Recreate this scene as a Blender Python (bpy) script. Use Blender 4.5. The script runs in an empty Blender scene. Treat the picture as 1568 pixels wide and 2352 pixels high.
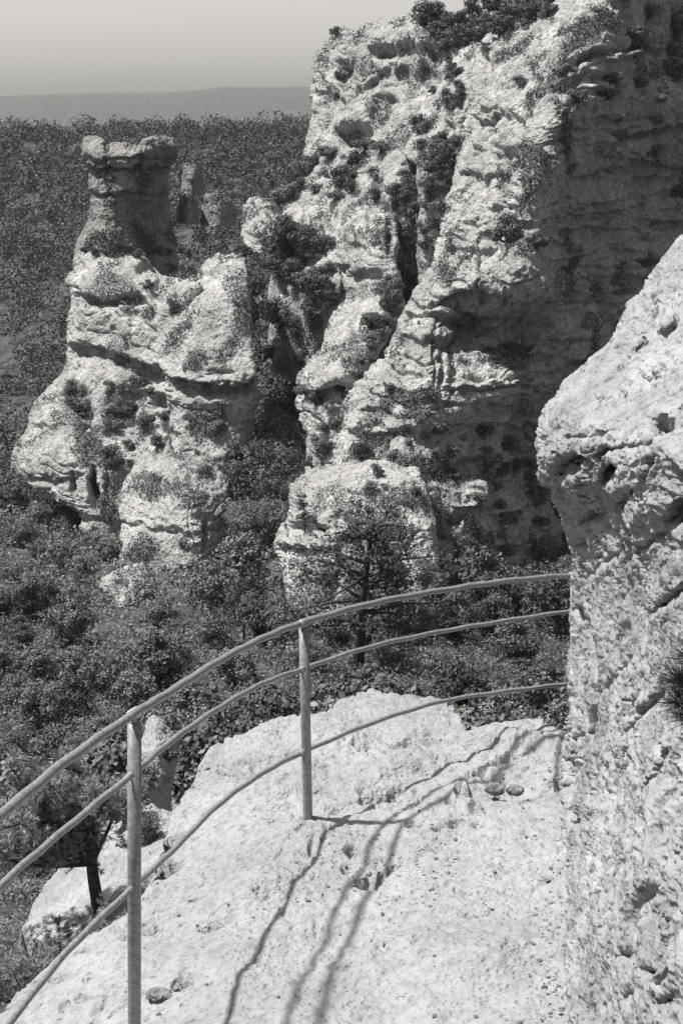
import bpy, math, random
import numpy as np
from mathutils import Vector
random.seed(7); RNG = np.random.default_rng(7)
S = bpy.context.scene
COL = S.collection
# ------------------------------------------------------------------ camera, sky, sun
PITCH = math.radians(16.5)
F = 50/36*2352.0                       # focal length in units of a 1568 x 2352 frame
cam_d = bpy.data.cameras.new("camera"); cam = bpy.data.objects.new("camera", cam_d); COL.objects.link(cam)
cam.location = (0, 0, 0); cam.rotation_euler = (math.pi/2-PITCH, 0, 0)
cam_d.sensor_fit = 'VERTICAL'; cam_d.sensor_height = 36; cam_d.lens = 50
cam_d.clip_start = 0.1; cam_d.clip_end = 20000
S.camera = cam
SUN_EL = math.radians(63); SUN_AZ = math.radians(-8)   # azimuth: from the left, a little beyond square
sx, sy, sz = -math.cos(SUN_EL)*math.cos(SUN_AZ), -math.cos(SUN_EL)*math.sin(SUN_AZ), math.sin(SUN_EL)
SUN = Vector((sx, sy, sz))
w = bpy.data.worlds.new("World"); S.world = w; w.use_nodes = True
nt = w.node_tree; nt.nodes.clear()
o_ = nt.nodes.new('ShaderNodeOutputWorld'); bg = nt.nodes.new('ShaderNodeBackground')
sky = nt.nodes.new('ShaderNodeTexSky'); sky.sky_type = 'NISHITA'; sky.sun_disc = False
sky.sun_elevation = SUN_EL; sky.sun_rotation = math.atan2(sx, sy); sky.air_density = 1.0; sky.dust_density = 2.3; sky.altitude = 300
hs = nt.nodes.new('ShaderNodeRGBToBW')   # a black and white picture
gm = nt.nodes.new('ShaderNodeMix'); gm.data_type = 'RGBA'; gm.blend_type = 'MULTIPLY'; gm.inputs[0].default_value = 1
gm.inputs[7].default_value = (1.0, 0.965, 0.93, 1)
nt.links.new(sky.outputs[0], hs.inputs[0]); nt.links.new(hs.outputs[0], gm.inputs[6]); nt.links.new(gm.outputs[2], bg.inputs[0])
bg.inputs[1].default_value = 0.092
nt.links.new(bg.outputs[0], o_.inputs[0])
sl = bpy.data.lights.new("sun", 'SUN'); sl.energy = 4.8; sl.angle = math.radians(2.0); sl.color = (1, 0.985, 0.965)
so = bpy.data.objects.new("sun", sl); COL.objects.link(so); so.rotation_euler = SUN.to_track_quat('Z', 'Y').to_euler()
S.view_settings.view_transform = 'Standard'; S.view_settings.look = 'None'
S.view_settings.exposure = 0.7; S.view_settings.gamma = 1.0
S.render.engine = 'CYCLES'
S.cycles.max_bounces = 5; S.cycles.diffuse_bounces = 3; S.cycles.volume_bounces = 0
S.cycles.use_denoising = True

# ------------------------------------------------------------------ pixel <-> world
CP, SP = math.cos(PITCH), math.sin(PITCH)
def px(x, y, d):
    """world point seen at picture position (x, y) of a 1568 x 2352 frame, d metres ahead"""
    x = np.asarray(x, float); y = np.asarray(y, float); d = np.asarray(d, float)
    cx = (x-784)/F; cy = (1176-y)/F
    t = d/(CP+cy*SP)
    return np.stack([cx*t, d+0*t, (cy*CP-SP)*t], -1)
def ray(x, y):
    v = px(x, y, 1.0); return Vector(v.tolist()).normalized()
def scale_at(d): return d/F            # metres per frame unit

# ------------------------------------------------------------------ noise
_perm = np.random.default_rng(3).integers(0, 255, 4096)
_g = np.random.default_rng(4).normal(size=(256, 3)); _g /= np.linalg.norm(_g, axis=1)[:, None]
def _h(i, j, k): return _perm[(_perm[(_perm[i & 1023] + j) & 1023] + k) & 1023] & 255
_g4 = _g.astype(np.float32)
def perlin(p):
    fl = np.floor(p); pi = fl.astype(np.int64); f = (p-fl).astype(np.float32)
    u = f*f*f*(f*(f*6-15)+10)
    x0, y0, z0 = pi[:, 0] & 1023, pi[:, 1], pi[:, 2]; fx, fy, fz = f[:, 0], f[:, 1], f[:, 2]
    r = 0
    for a in (0, 1):
        wa = u[:, 0] if a else 1-u[:, 0]; ha = _perm[(x0+a) & 1023]
        for b in (0, 1):
            wb = wa*(u[:, 1] if b else 1-u[:, 1]); hb = _perm[(ha+y0+b) & 1023]
            for c in (0, 1):
                wc = wb*(u[:, 2] if c else 1-u[:, 2])
                g = _g4[_perm[(hb+z0+c) & 1023] & 255]
                r = r + wc*((fx-a)*g[:, 0]+(fy-b)*g[:, 1]+(fz-c)*g[:, 2])
    return r*1.5
def fbm(p, oct=4, gain=.5, ridge=False):
    r = 0; a = 1; n = 0
    for i in range(oct):
        v = perlin(p*(2.03**i)+i*17.3)
        if ridge: v = 1-2*np.abs(v)*1.6
        r = r+a*v; n += a; a *= gain
    return r/n
def worley(p):
    pi = np.floor(p).astype(np.int64); f = p-pi
    d1 = np.full(len(p), 9.); d2 = np.full(len(p), 9.)
    for a in (-1, 0, 1):
        for b in (-1, 0, 1):
            for c in (-1, 0, 1):
                i, j, k = pi[:, 0]+a, pi[:, 1]+b, pi[:, 2]+c
                q = np.stack([a+_h(i, j, k)/255., b+_h(i+57, j, k)/255., c+_h(i, j+91, k)/255.], 1)
                dd = ((q-f)**2).sum(1)
                m = dd < d1
                d2 = np.where(m, d1, np.minimum(d2, dd)); d1 = np.where(m, dd, d1)
    return np.sqrt(d1), np.sqrt(d2)
def sstep(a, b, x):
    t = np.clip((x-a)/(b-a), 0, 1); return t*t*(3-2*t)
def tps(pts, vals, q, lin=False):
    """smooth interpolation of scattered values"""
    pts = np.asarray(pts, float); vals = np.asarray(vals, float)
    s = max(np.ptp(pts[:, 0]), np.ptp(pts[:, 1]), 1e-6); P = pts/s; Q = np.asarray(q, float)/s
    def U(r): return r if lin else np.where(r > 1e-9, r*r*np.log(np.maximum(r, 1e-9)), 0)
    K = U(np.linalg.norm(P[:, None]-P[None], axis=2)) + (0 if lin else np.eye(len(P))*1e-5)
    A = np.hstack([np.ones((len(P), 1)), P]); n = len(P)
    M = np.zeros((n+3, n+3)); M[:n, :n] = K; M[:n, n:] = A; M[n:, :n] = A.T
    sol = np.linalg.lstsq(M, np.concatenate([vals, np.zeros(3)]), rcond=None)[0]
    out = np.empty(len(Q))
    for s0 in range(0, len(Q), 50000):
        qq = Q[s0:s0+50000]
        out[s0:s0+50000] = U(np.linalg.norm(qq[:, None]-P[None], axis=2))@sol[:n] + np.hstack([np.ones((len(qq), 1)), qq])@sol[n:]
    return out

# ------------------------------------------------------------------ mesh helpers
def raw_mesh(name, v, f, mat=None, smooth=True, tone=None):
    """f: (n,4) or (n,3) index array, or a list of both kinds of array"""
    fl = f if isinstance(f, list) else [f]
    me = bpy.data.meshes.new(name)
    v = np.asarray(v, np.float32); me.vertices.add(len(v)); me.vertices.foreach_set('co', v.ravel())
    loops = np.concatenate([np.asarray(a, np.int32).ravel() for a in fl])
    sizes = np.concatenate([np.full(len(a), np.asarray(a).shape[1], np.int32) for a in fl])
    me.loops.add(len(loops)); me.loops.foreach_set('vertex_index', loops)
    me.polygons.add(len(sizes)); me.polygons.foreach_set('loop_start', (np.cumsum(sizes)-sizes).astype(np.int32))
    me.update(calc_edges=True)
    me.polygons.foreach_set('use_smooth', np.full(len(sizes), smooth, bool))
    if tone is not None:
        a = me.attributes.new('tone', 'FLOAT', 'FACE'); a.data.foreach_set('value', np.asarray(tone, np.float32))
    if mat: me.materials.append(mat)
    return me
def link(name, me, parent=None):
    o = bpy.data.objects.new(name, me); COL.objects.link(o)
    if parent: o.parent = parent
    return o
def tag(o, label=None, cat=None, group=None, kind=None):
    if label: o['label'] = label
    if cat: o['category'] = cat
    if group: o['group'] = group
    if kind: o['kind'] = kind
    return o
def empty(name, loc=(0, 0, 0)):
    o = bpy.data.objects.new(name, None); COL.objects.link(o); o.location = loc; o.empty_display_size = .2; return o
def vnormals(v, q):
    a, b, c, d = v[q[:, 0]], v[q[:, 1]], v[q[:, 2]], v[q[:, 3]]
    n = np.cross(c-a, d-b); out = np.zeros_like(v)
    for k in range(4):
        for j in range(3): out[:, j] += np.bincount(q[:, k], n[:, j], len(v))
    return out/np.maximum(np.linalg.norm(out, axis=1), 1e-12)[:, None]
def grid_faces(nu, nv, off=0):
    i = np.arange(nv-1)[:, None]*nu + np.arange(nu-1)[None]
    i = i.ravel()+off
    return np.stack([i, i+nu, i+nu+1, i+1], 1)

# ------------------------------------------------------------------ materials (neutral: the photograph is black and white)
def new_mat(name):
    m = bpy.data.materials.new(name); m.use_nodes = True; t = m.node_tree
    return m, t, t.nodes['Principled BSDF']
def rock_mat(name, lo, hi, dark, sc, bump, tint=(1, 1, 1), stain=.5, speck=.45):
    m, t, b = new_mat(name); N = t.nodes.new; L = t.links.new
    tc = N('ShaderNodeTexCoord')
    n1 = N('ShaderNodeTexNoise'); n1.inputs['Scale'].default_value = .5*sc; n1.inputs['Detail'].default_value = 7; n1.inputs['Roughness'].default_value = .68
    n2 = N('ShaderNodeTexNoise'); n2.inputs['Scale'].default_value = 8*sc; n2.inputs['Detail'].default_value = 6; n2.inputs['Roughness'].default_value = .7
    mp = N('ShaderNodeMapping'); mp.inputs['Scale'].default_value = (1.6*sc, 1.6*sc, .22*sc)
    n3 = N('ShaderNodeTexNoise'); n3.inputs['Scale'].default_value = 1; n3.inputs['Detail'].default_value = 5; n3.inputs['Roughness'].default_value = .65
    L(tc.outputs['Object'], n1.inputs['Vector']); L(tc.outputs['Object'], n2.inputs['Vector'])
    L(tc.outputs['Object'], mp.inputs['Vector']); L(mp.outputs[0], n3.inputs['Vector'])
    def ramp(src, a, b_, c0, c1):
        r = N('ShaderNodeValToRGB'); r.color_ramp.elements[0].position = a; r.color_ramp.elements[1].position = b_
        r.color_ramp.elements[0].color = tuple(c0)+(1,); r.color_ramp.elements[1].color = tuple(c1)+(1,)
        L(src, r.inputs[0]); return r.outputs[0]
    C = lambda k: [k*q for q in tint]
    base = ramp(n1.outputs[0], .35, .65, C(lo), C(hi))
    st = ramp(n2.outputs[0], .40, .54, (0, 0, 0), (1, 1, 1))
    vs = ramp(n3.outputs[0], .38, .60, (1, 1, 1), (0, 0, 0))
    mx = N('ShaderNodeMix'); mx.data_type = 'RGBA'; mx.inputs[7].default_value = tuple(C(dark))+(1,)
    m1 = N('ShaderNodeMath'); m1.operation = 'MULTIPLY'; m1.inputs[1].default_value = stain
    L(vs, m1.inputs[0]); L(m1.outputs[0], mx.inputs[0]); L(base, mx.inputs[6])
    mx2 = N('ShaderNodeMix'); mx2.data_type = 'RGBA'; mx2.blend_type = 'MULTIPLY'; mx2.inputs[0].default_value = speck
    L(mx.outputs[2], mx2.inputs[6]); L(st, mx2.inputs[7])
    L(mx2.outputs[2], b.inputs['Base Color'])
    b.inputs['Roughness'].default_value = .95; b.inputs['Specular IOR Level'].default_value = .1
    bp = N('ShaderNodeBump'); bp.inputs['Strength'].default_value = 1; bp.inputs['Distance'].default_value = bump
    n4 = N('ShaderNodeTexNoise'); n4.inputs['Scale'].default_value = 9*sc; n4.inputs['Detail'].default_value = 4; n4.inputs['Roughness'].default_value = .62
    L(tc.outputs['Object'], n4.inputs['Vector']); hgt = n4.outputs[0]
    dv = N('ShaderNodeMix'); dv.data_type = 'RGBA'; dv.inputs[0].default_value = .12
    L(tc.outputs['Object'], dv.inputs[6]); L(n4.outputs['Color'], dv.inputs[7])
    for vs_, am in ((7*sc, .55), (17*sc, .4)):
        vo = N('ShaderNodeTexVoronoi'); vo.inputs['Scale'].default_value = vs_; L(tc.outputs['Object'], vo.inputs['Vector'])
        mr = N('ShaderNodeMapRange'); mr.interpolation_type = 'SMOOTHSTEP'; mr.inputs[1].default_value = .08; mr.inputs[2].default_value = .5; mr.inputs[3].default_value = 0; mr.inputs[4].default_value = am
        L(vo.outputs['Distance'], mr.inputs[0]); ad = N('ShaderNodeMath'); ad.operation = 'ADD'; L(hgt, ad.inputs[0]); L(mr.outputs[0], ad.inputs[1]); hgt = ad.outputs[0]
    L(hgt, bp.inputs['Height']); L(bp.outputs[0], b.inputs['Normal'])
    return m
M_CLIFF = rock_mat('cliff_limestone', .30, .46, .14, .45, .13, (1, .985, .97), .45, .30)
M_TOWER = rock_mat('far_limestone', .22, .35, .09, .35, .2, (1, .975, .95), .5, .35)
M_FARROCK = rock_mat('faint_far_limestone', .24, .36, .12, .35, .2, (1, .975, .95), .5, .35)
M_NEAR = rock_mat('near_limestone', .255, .34, .16, 2.2, .014, (.965, .98, 1.02), .2, .16)
M_BOULD = rock_mat('boulder_limestone', .25, .36, .13, 2.2, .014, (.965, .98, 1.02), .35, .22)
def leaf_mat(name, a, b_, trans=.0, rough=.55):
    m, t, b = new_mat(name); N = t.nodes.new; L = t.links.new
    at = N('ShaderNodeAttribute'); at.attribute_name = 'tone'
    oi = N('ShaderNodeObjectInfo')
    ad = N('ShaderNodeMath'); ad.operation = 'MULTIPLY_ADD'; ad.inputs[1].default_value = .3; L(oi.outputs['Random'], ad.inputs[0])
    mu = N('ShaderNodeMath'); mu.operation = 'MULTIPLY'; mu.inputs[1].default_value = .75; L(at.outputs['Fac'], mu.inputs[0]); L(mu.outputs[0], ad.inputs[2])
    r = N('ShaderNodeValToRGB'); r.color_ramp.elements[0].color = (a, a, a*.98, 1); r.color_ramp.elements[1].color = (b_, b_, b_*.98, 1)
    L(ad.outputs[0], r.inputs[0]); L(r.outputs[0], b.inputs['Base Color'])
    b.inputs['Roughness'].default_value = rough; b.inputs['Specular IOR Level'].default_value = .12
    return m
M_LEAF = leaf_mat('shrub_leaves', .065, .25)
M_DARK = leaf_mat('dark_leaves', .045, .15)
M_PINE = leaf_mat('pine_needles', .03, .10)
M_NEARLEAF = leaf_mat('near_pine_needles', .10, .36)
M_FARW = leaf_mat('far_wood_leaves', .045, .13)
def plain(name, c, rough=.9, nz=None):
    m, t, b = new_mat(name)
    b.inputs['Base Color'].default_value = (c, c, c, 1); b.inputs['Roughness'].default_value = rough; b.inputs['Specular IOR Level'].default_value = .2
    if nz:
        N = t.nodes.new; tc = N('ShaderNodeTexCoord'); n = N('ShaderNodeTexNoise'); n.inputs['Scale'].default_value = nz[0]; n.inputs['Detail'].default_value = 5
        r = N('ShaderNodeValToRGB'); r.color_ramp.elements[0].position = .35; r.color_ramp.elements[1].position = .65
        r.color_ramp.elements[0].color = (c*nz[1],)*3+(1,); r.color_ramp.elements[1].color = (c*nz[2],)*3+(1,)
        t.links.new(tc.outputs['Object'], n.inputs['Vector']); t.links.new(n.outputs[0], r.inputs[0]); t.links.new(r.outputs[0], b.inputs['Base Color'])
        bp = N('ShaderNodeBump'); bp.inputs['Distance'].default_value = nz[3]; t.links.new(n.outputs[0], bp.inputs['Height']); t.links.new(bp.outputs[0], b.inputs['Normal'])
    return m
M_BARK = plain('bark', .05, .95, (40, .6, 1.6, .01))
M_SOIL = plain('valley_soil', .055, 1, (.6, .4, 1.5, .3))
M_HILL = plain('wooded_hill', .036, 1, (1, .3, 2.0, .8))
_t = M_HILL.node_tree; _mp = _t.nodes.new('ShaderNodeMapping'); _mp.inputs['Scale'].default_value = (.3, .03, .3)
_n = [n for n in _t.nodes if n.type == 'TEX_NOISE'][0]; _c = [n for n in _t.nodes if n.type == 'TEX_COORD'][0]
_t.links.new(_c.outputs['Object'], _mp.inputs['Vector']); _t.links.new(_mp.outputs[0], _n.inputs['Vector'])
M_PIPE = plain('weathered_steel_pipe', .23, .42, (60, .75, 1.25, .0006))
M_PIPE.node_tree.nodes['Principled BSDF'].inputs['Metallic'].default_value = .25
M_PIPE.node_tree.nodes['Principled BSDF'].inputs['Specular IOR Level'].default_value = .6
M_WELD = plain('bright_worn_joint', .5, .5, (80, .8, 1.2, .0006))
M_STONE = plain('grey_stone', .17, .95, (30, .5, 1.4, .012))

# ------------------------------------------------------------------ rock displacement
def disp_cliff(p, s, strata=1., pit=1.):
    """s: size of the largest lumps in metres"""
    q = p/s
    warp = np.stack([perlin(q*1.1+5), perlin(q*1.1+31), perlin(q*1.1+77)], 1)
    r = .15*fbm(q*.9, 3)
    sq = (q+.22*warp)*np.array([.22, .22, 2.2])
    b_ = perlin(sq+8); r = r + strata*.07*b_ + strata*.035*fbm(sq*2.3, 2)
    r = r - strata*.085*sstep(.11, .0, np.abs(perlin(sq*1.25+40)))*sstep(-.25, .15, perlin(q*.6+3))      # open bedding planes
    r = r - .08*sstep(.055, .0, np.abs(perlin((q+.3*warp)*np.array([.8, .8, .13])+90)))*sstep(-.05, .25, perlin(q*.5+33))   # upright joints
    fq = (q+.2*warp)*np.array([2.4, 2.4, .5])
    r = r + .03*fbm(fq, 3)
    r = r + .062*fbm(q*2.2+.3*warp, 5, .50, True)
    d1, d2 = worley(q*np.array([3.6, 3.6, 5.2])+.9*warp)
    r = r - pit*.10*sstep(.42, .08, d1)*sstep(-.1, .3, perlin(q*1.4+9))
    d1, d2 = worley(q*np.array([9, 9, 12])+warp)
    r = r - pit*.03*sstep(.48, .1, d1)*sstep(-.3, .2, perlin(q*3.1+19))
    return r*s
def wob(P2, amp=7., per=24.):
    z = P2[:, 0]*0
    return P2+amp*np.stack([perlin(np.stack([P2[:, 0]/per, P2[:, 1]/per, z+.3], 1))+.5*perlin(np.stack([P2[:, 0]/per*2.3, P2[:, 1]/per*2.3, z+4.3], 1)), perlin(np.stack([P2[:, 0]/per, P2[:, 1]/per, z+9.3], 1))+.5*perlin(np.stack([P2[:, 0]/per*2.3, P2[:, 1]/per*2.3, z+14.3], 1))], 1)
def dents(P2, lst):
    """P2: picture positions; lst of (x, y, rx, ry, depth[, rot deg]) hollows (+) or knobs (-), in metres"""
    r = np.zeros(len(P2)); P2 = wob(P2)
    for t in lst:
        x, y, rx, ry, a = t[:5]; th = math.radians(t[5]) if len(t) > 5 else 0
        dx, dy = P2[:, 0]-x, P2[:, 1]-y
        u = (dx*math.cos(th)+dy*math.sin(th))/rx; v = (-dx*math.sin(th)+dy*math.cos(th))/ry
        r += a*sstep(1.3, .4, np.sqrt(u*u+v*v))
    return r
def ledge(P2, lst):
    """undercut below a traced line: (points, depth, height): full just under the line, fading out below"""
    r = np.zeros(len(P2)); P2 = wob(P2, 9)
    for pts, a, hgt in lst:
        xs = [q[0] for q in pts]; ys = [q[1] for q in pts]
        yl = np.interp(P2[:, 0], xs, ys)
        yl = yl + 7*perlin(np.stack([P2[:, 0]/28, P2[:, 0]*0, P2[:, 0]*0+3.3], 1))
        e = sstep(xs[0]-1, xs[0]+(xs[-1]-xs[0])*.12, P2[:, 0])*sstep(xs[-1]+1, xs[-1]-(xs[-1]-xs[0])*.12, P2[:, 0])
        dy = P2[:, 1]-yl
        r += a*e*sstep(-4, 5, dy)*(1-sstep(hgt*.35, hgt, dy))
        r -= .25*a*e*sstep(-32, -8, dy)*(1-sstep(-8, 3, dy))
    return r
def arc(pts, n):
    pts = np.asarray(pts, float); L = np.concatenate([[0], np.cumsum(np.linalg.norm(np.diff(pts, axis=0), axis=1))])
    t = np.linspace(0, L[-1], n); return np.stack([np.interp(t, L, pts[:, 0]), np.interp(t, L, pts[:, 1])], 1)
def rock(name, left, right, top, bottom, dep, T, step, s, mat, hollows=(), ledges=(), amp=1., strata=1., pit=1., rnd=1.2, seed=0, lin=False, parent=None, skirt=7.):
    """a free-standing mass: traced outline, scattered depths dep=[(x,y,d)], thickness T metres behind"""
    left = np.array(left, float); right = np.array(right, float)
    top = np.vstack([left[:1]]+([np.array(top, float)] if len(top) else [])+[right[:1]])
    bottom = np.vstack([left[-1:]]+([np.array(bottom, float)] if len(bottom) else [])+[right[-1:]])
    def ln(p): return np.linalg.norm(np.diff(p, axis=0), axis=1).sum()
    nu = int(max(ln(top), ln(bottom))/step)+4; nv = int(max(ln(left), ln(right))/step)+4
    Tp, Bt, Lf, Rt = arc(top, nu), arc(bottom, nu), arc(left, nv), arc(right, nv)
    u = np.linspace(0, 1, nu)[None, :, None]; v = np.linspace(0, 1, nv)[:, None, None]
    G = (1-v)*Tp[None]+v*Bt[None]+(1-u)*Lf[:, None]+u*Rt[:, None] - ((1-u)*(1-v)*Tp[0]+u*(1-v)*Tp[-1]+(1-u)*v*Bt[0]+u*v*Bt[-1])
    P2 = G.reshape(-1, 2)
    dp = np.array(dep, float); d = tps(dp[:, :2], dp[:, 2], P2, lin) if len(dp) > 2 else np.full(len(P2), dp[0, 2])
    # round the edges off
    uu = np.broadcast_to(u[..., 0], (nv, nu)).ravel(); vv = np.broadcast_to(v[..., 0], (nv, nu)).ravel()
    m = dp[:, 2].mean(); pxm = scale_at(m)
    wpx = ln(top)*.5+ln(bottom)*.5; hpx = ln(left)*.5+ln(right)*.5
    rr = rnd/pxm
    for dist in (uu*wpx, (1-uu)*wpx, vv*hpx):
        e = np.clip(1-dist/rr, 0, 1); d = d + rnd*(1-np.sqrt(np.maximum(1-e*e, 0)))
    P = px(P2[:, 0], P2[:, 1], d)
    q = grid_faces(nu, nv)
    # rim strips going back
    rim = np.concatenate([np.arange(nv-1, -1, -1)*nu, np.arange(1, nu), np.arange(1, nv)*nu+nu-1])
    nr = len(rim); K = max(6, int(T/(pxm*step*2.5))); K = min(K, 60)
    C = P.mean(0); Cs = C
    if skirt:
        ks = max(2, int(skirt/(pxm*step*2.5))); bot = np.arange((nv-1)*nu, nv*nu); B0 = P[bot]; ex = []
        for k in range(1, ks+1):
            b_ = B0.copy(); b_[:, 2] -= skirt*k/ks; b_[:, 1] -= skirt*.12*k/ks; ex.append(b_)
        nf = len(P); P = np.vstack([P]+ex); P2 = np.vstack([P2]+[np.full((nu, 2), -9999.)]*ks)
        q = grid_faces(nu, nv+ks); nv2 = nv+ks
        rim = np.concatenate([np.arange(nv2-1, -1, -1)*nu, np.arange(1, nu), np.arange(1, nv2)*nu+nu-1]); nr = len(rim)
    rows = []
    Pr = P[rim]
    for k in range(1, K+1):
        f = (k/K)
        base = Pr*(1+T*f/Pr[:, 1:2]); cc = Cs*(1+T*f/Cs[1])
        base = cc+(base-cc)*(1-.30*f**1.5)
        rows.append(base)
    V = np.vstack([P]+rows); n0 = len(P)
    prev = rim; ff = [q]
    for k in range(K):
        cur = n0+k*nr+np.arange(nr)
        ff.append(np.stack([prev[:-1], prev[1:], cur[1:], cur[:-1]], 1)); prev = cur
    Q = np.vstack(ff)
    N = vnormals(V, Q)
    if (N[:n0]*(-P)).sum() < 0: N = -N; Q = Q[:, ::-1]
    A = np.zeros(len(V))
    A[:n0] = -dents(P2, hollows) - ledge(P2, ledges)
    V2 = V + N*(amp*disp_cliff(V+seed*13.7, s, strata, pit))[:, None]
    inward = np.zeros_like(V); inward[:, 1] = -1; 
    V2 = V2 + (N*.5+inward*.5)*A[:, None]
    last = n0+(K-1)*nr+np.arange(nr)
    cidx = len(V2); V2 = np.vstack([V2, V2[last].mean(0)])
    tri = np.stack([last[:-1], last[1:], np.full(nr-1, cidx)], 1)
    me = raw_mesh(name, V2, [Q, tri], mat)
    o = link(name, me, parent)
    o_front[o.name] = (V2[:n0], N[:n0], P2)
    return o
o_front = {}

# ------------------------------------------------------------------ foliage
def leaf_quads(cent, nrm, size, rng, aspect=1.):
    n = len(cent)
    a = rng.normal(size=(n, 3)); nrm = nrm/np.maximum(np.linalg.norm(nrm, axis=1), 1e-9)[:, None]
    t1 = np.cross(nrm, a); t1 /= np.maximum(np.linalg.norm(t1, axis=1), 1e-9)[:, None]; t2 = np.cross(nrm, t1)
    s = (size*rng.uniform(.6, 1.4, n))[:, None]
    bend = nrm*s*.35
    v = np.stack([cent-t1*s, cent-t2*s*aspect*.55-bend*.3, cent+t1*s, cent+t2*s*aspect*.55+bend*.3], 1).reshape(-1, 3)
    f = np.arange(4*n).reshape(n, 4)
    return v, f
def crown_points(n, rx, rz, rng, lobes=14, lobe_r=.38, flat=.6, fill=.35):
    """leaf centres on the skins of many lobes that fill an uneven crown of half-width rx, height rz"""
    L = rng.normal(size=(lobes, 3)); L /= np.linalg.norm(L, axis=1)[:, None]
    L *= (rng.uniform(.25, .95, lobes)**.7)[:, None]
    c = L*np.array([rx, rx, rz*.5])*.8; c[:, 2] += rz*.55
    lr = lobe_r*rng.uniform(.55, 1.25, lobes)*min(rx, rz*.7)
    k = rng.integers(0, lobes, n)
    d = rng.normal(size=(n, 3)); d[:, 2] = d[:, 2]*.8+.25; d /= np.linalg.norm(d, axis=1)[:, None]
    rad = np.where(rng.random(n) < fill, rng.uniform(.2, 1, n), rng.uniform(.82, 1.12, n))
    p = c[k]+d*(lr[k]*rad)[:, None]*np.array([1, 1, flat])
    g = perlin(p/(min(rx, rz)*.22)+rng.uniform(0, 50))
    keep = g > -.3
    tone = np.clip(.45+.25*rng.normal(size=n)+.5*g, 0, 1)
    return p[keep], d[keep], tone[keep], c, lr
def tube(pts, rad, n=7):
    pts = np.asarray(pts, float); rad = np.broadcast_to(np.asarray(rad, float), (len(pts),))
    t = np.gradient(pts, axis=0); t /= np.maximum(np.linalg.norm(t, axis=1), 1e-9)[:, None]
    ref = np.array([0, 0, 1.]) if abs(t[0][2]) < .9 else np.array([0, 1., 0])
    a = np.cross(t, ref); a /= np.maximum(np.linalg.norm(a, axis=1), 1e-9)[:, None]; b = np.cross(t, a)
    th = np.arange(n)*2*math.pi/n
    V = pts[:, None]+rad[:, None, None]*(np.cos(th)[None, :, None]*a[:, None]+np.sin(th)[None, :, None]*b[:, None])
    V = V.reshape(-1, 3); F_ = []
    for i in range(len(pts)-1):
        for j in range(n): F_.append((i*n+j, i*n+(j+1) % n, (i+1)*n+(j+1) % n, (i+1)*n+j))
    c0, c1 = len(V), len(V)+1; V = np.vstack([V, pts[:1], pts[-1:]])
    T_ = [((j+1) % n, j, c0) for j in range(n)]+[((len(pts)-1)*n+j, (len(pts)-1)*n+(j+1) % n, c1) for j in range(n)]
    return V, np.array(F_), np.array(T_)
def join(parts):
    V = []; Q = []; T_ = []; o = 0
    for v, q, t in parts:
        V.append(v); Q.append(np.asarray(q)+o)
        if t is not None and len(t): T_.append(np.asarray(t)+o)
        o += len(v)
    return np.vstack(V), [np.vstack(Q)]+([np.vstack(T_)] if T_ else [])
def limbs(c, base, r0, rng, fork=.35):
    parts = []
    top = np.array([0, 0, c[:, 2].max()*.9])
    tr = np.array([[0, 0, -.25], [0, 0, top[2]*.3], [rng.normal()*.06, rng.normal()*.06, top[2]*.65], top])
    parts.append(tube(tr, [r0*1.25, r0, r0*.7, r0*.3], 6))
    for q in c:
        f0 = rng.uniform(.15, .6)*q[2]; s0 = np.array([0, 0, max(f0, 0)])
        mid = (s0+q)/2+rng.normal(size=3)*.08*np.linalg.norm(q); mid[2] -= .05
        parts.append(tube([s0, mid, q], [r0*.5, r0*.33, r0*.12], 5))
    return join(parts)
def shrub_proto(name, rx, rz, n, leaf, mat, seed, lobes=14, lobe_r=.4, flat=.7, trunk=True, r0=.05, lift=0.):
    rng = np.random.default_rng(seed)
    p, d, tone, c, lr = crown_points(n, rx, rz, rng, lobes, lobe_r, flat)
    p[:, 2] += lift; c = c.copy(); c[:, 2] += lift
    nr = d*1.1+rng.normal(size=d.shape)*.5
    v, f = leaf_quads(p, nr, leaf, rng)
    crown = raw_mesh('crown', v, f, mat, False, tone)
    stem = None
    if trunk:
        V, FF = limbs(c, 0, r0, rng); stem = raw_mesh('trunk', V, FF, M_BARK)
    return crown, stem
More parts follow.
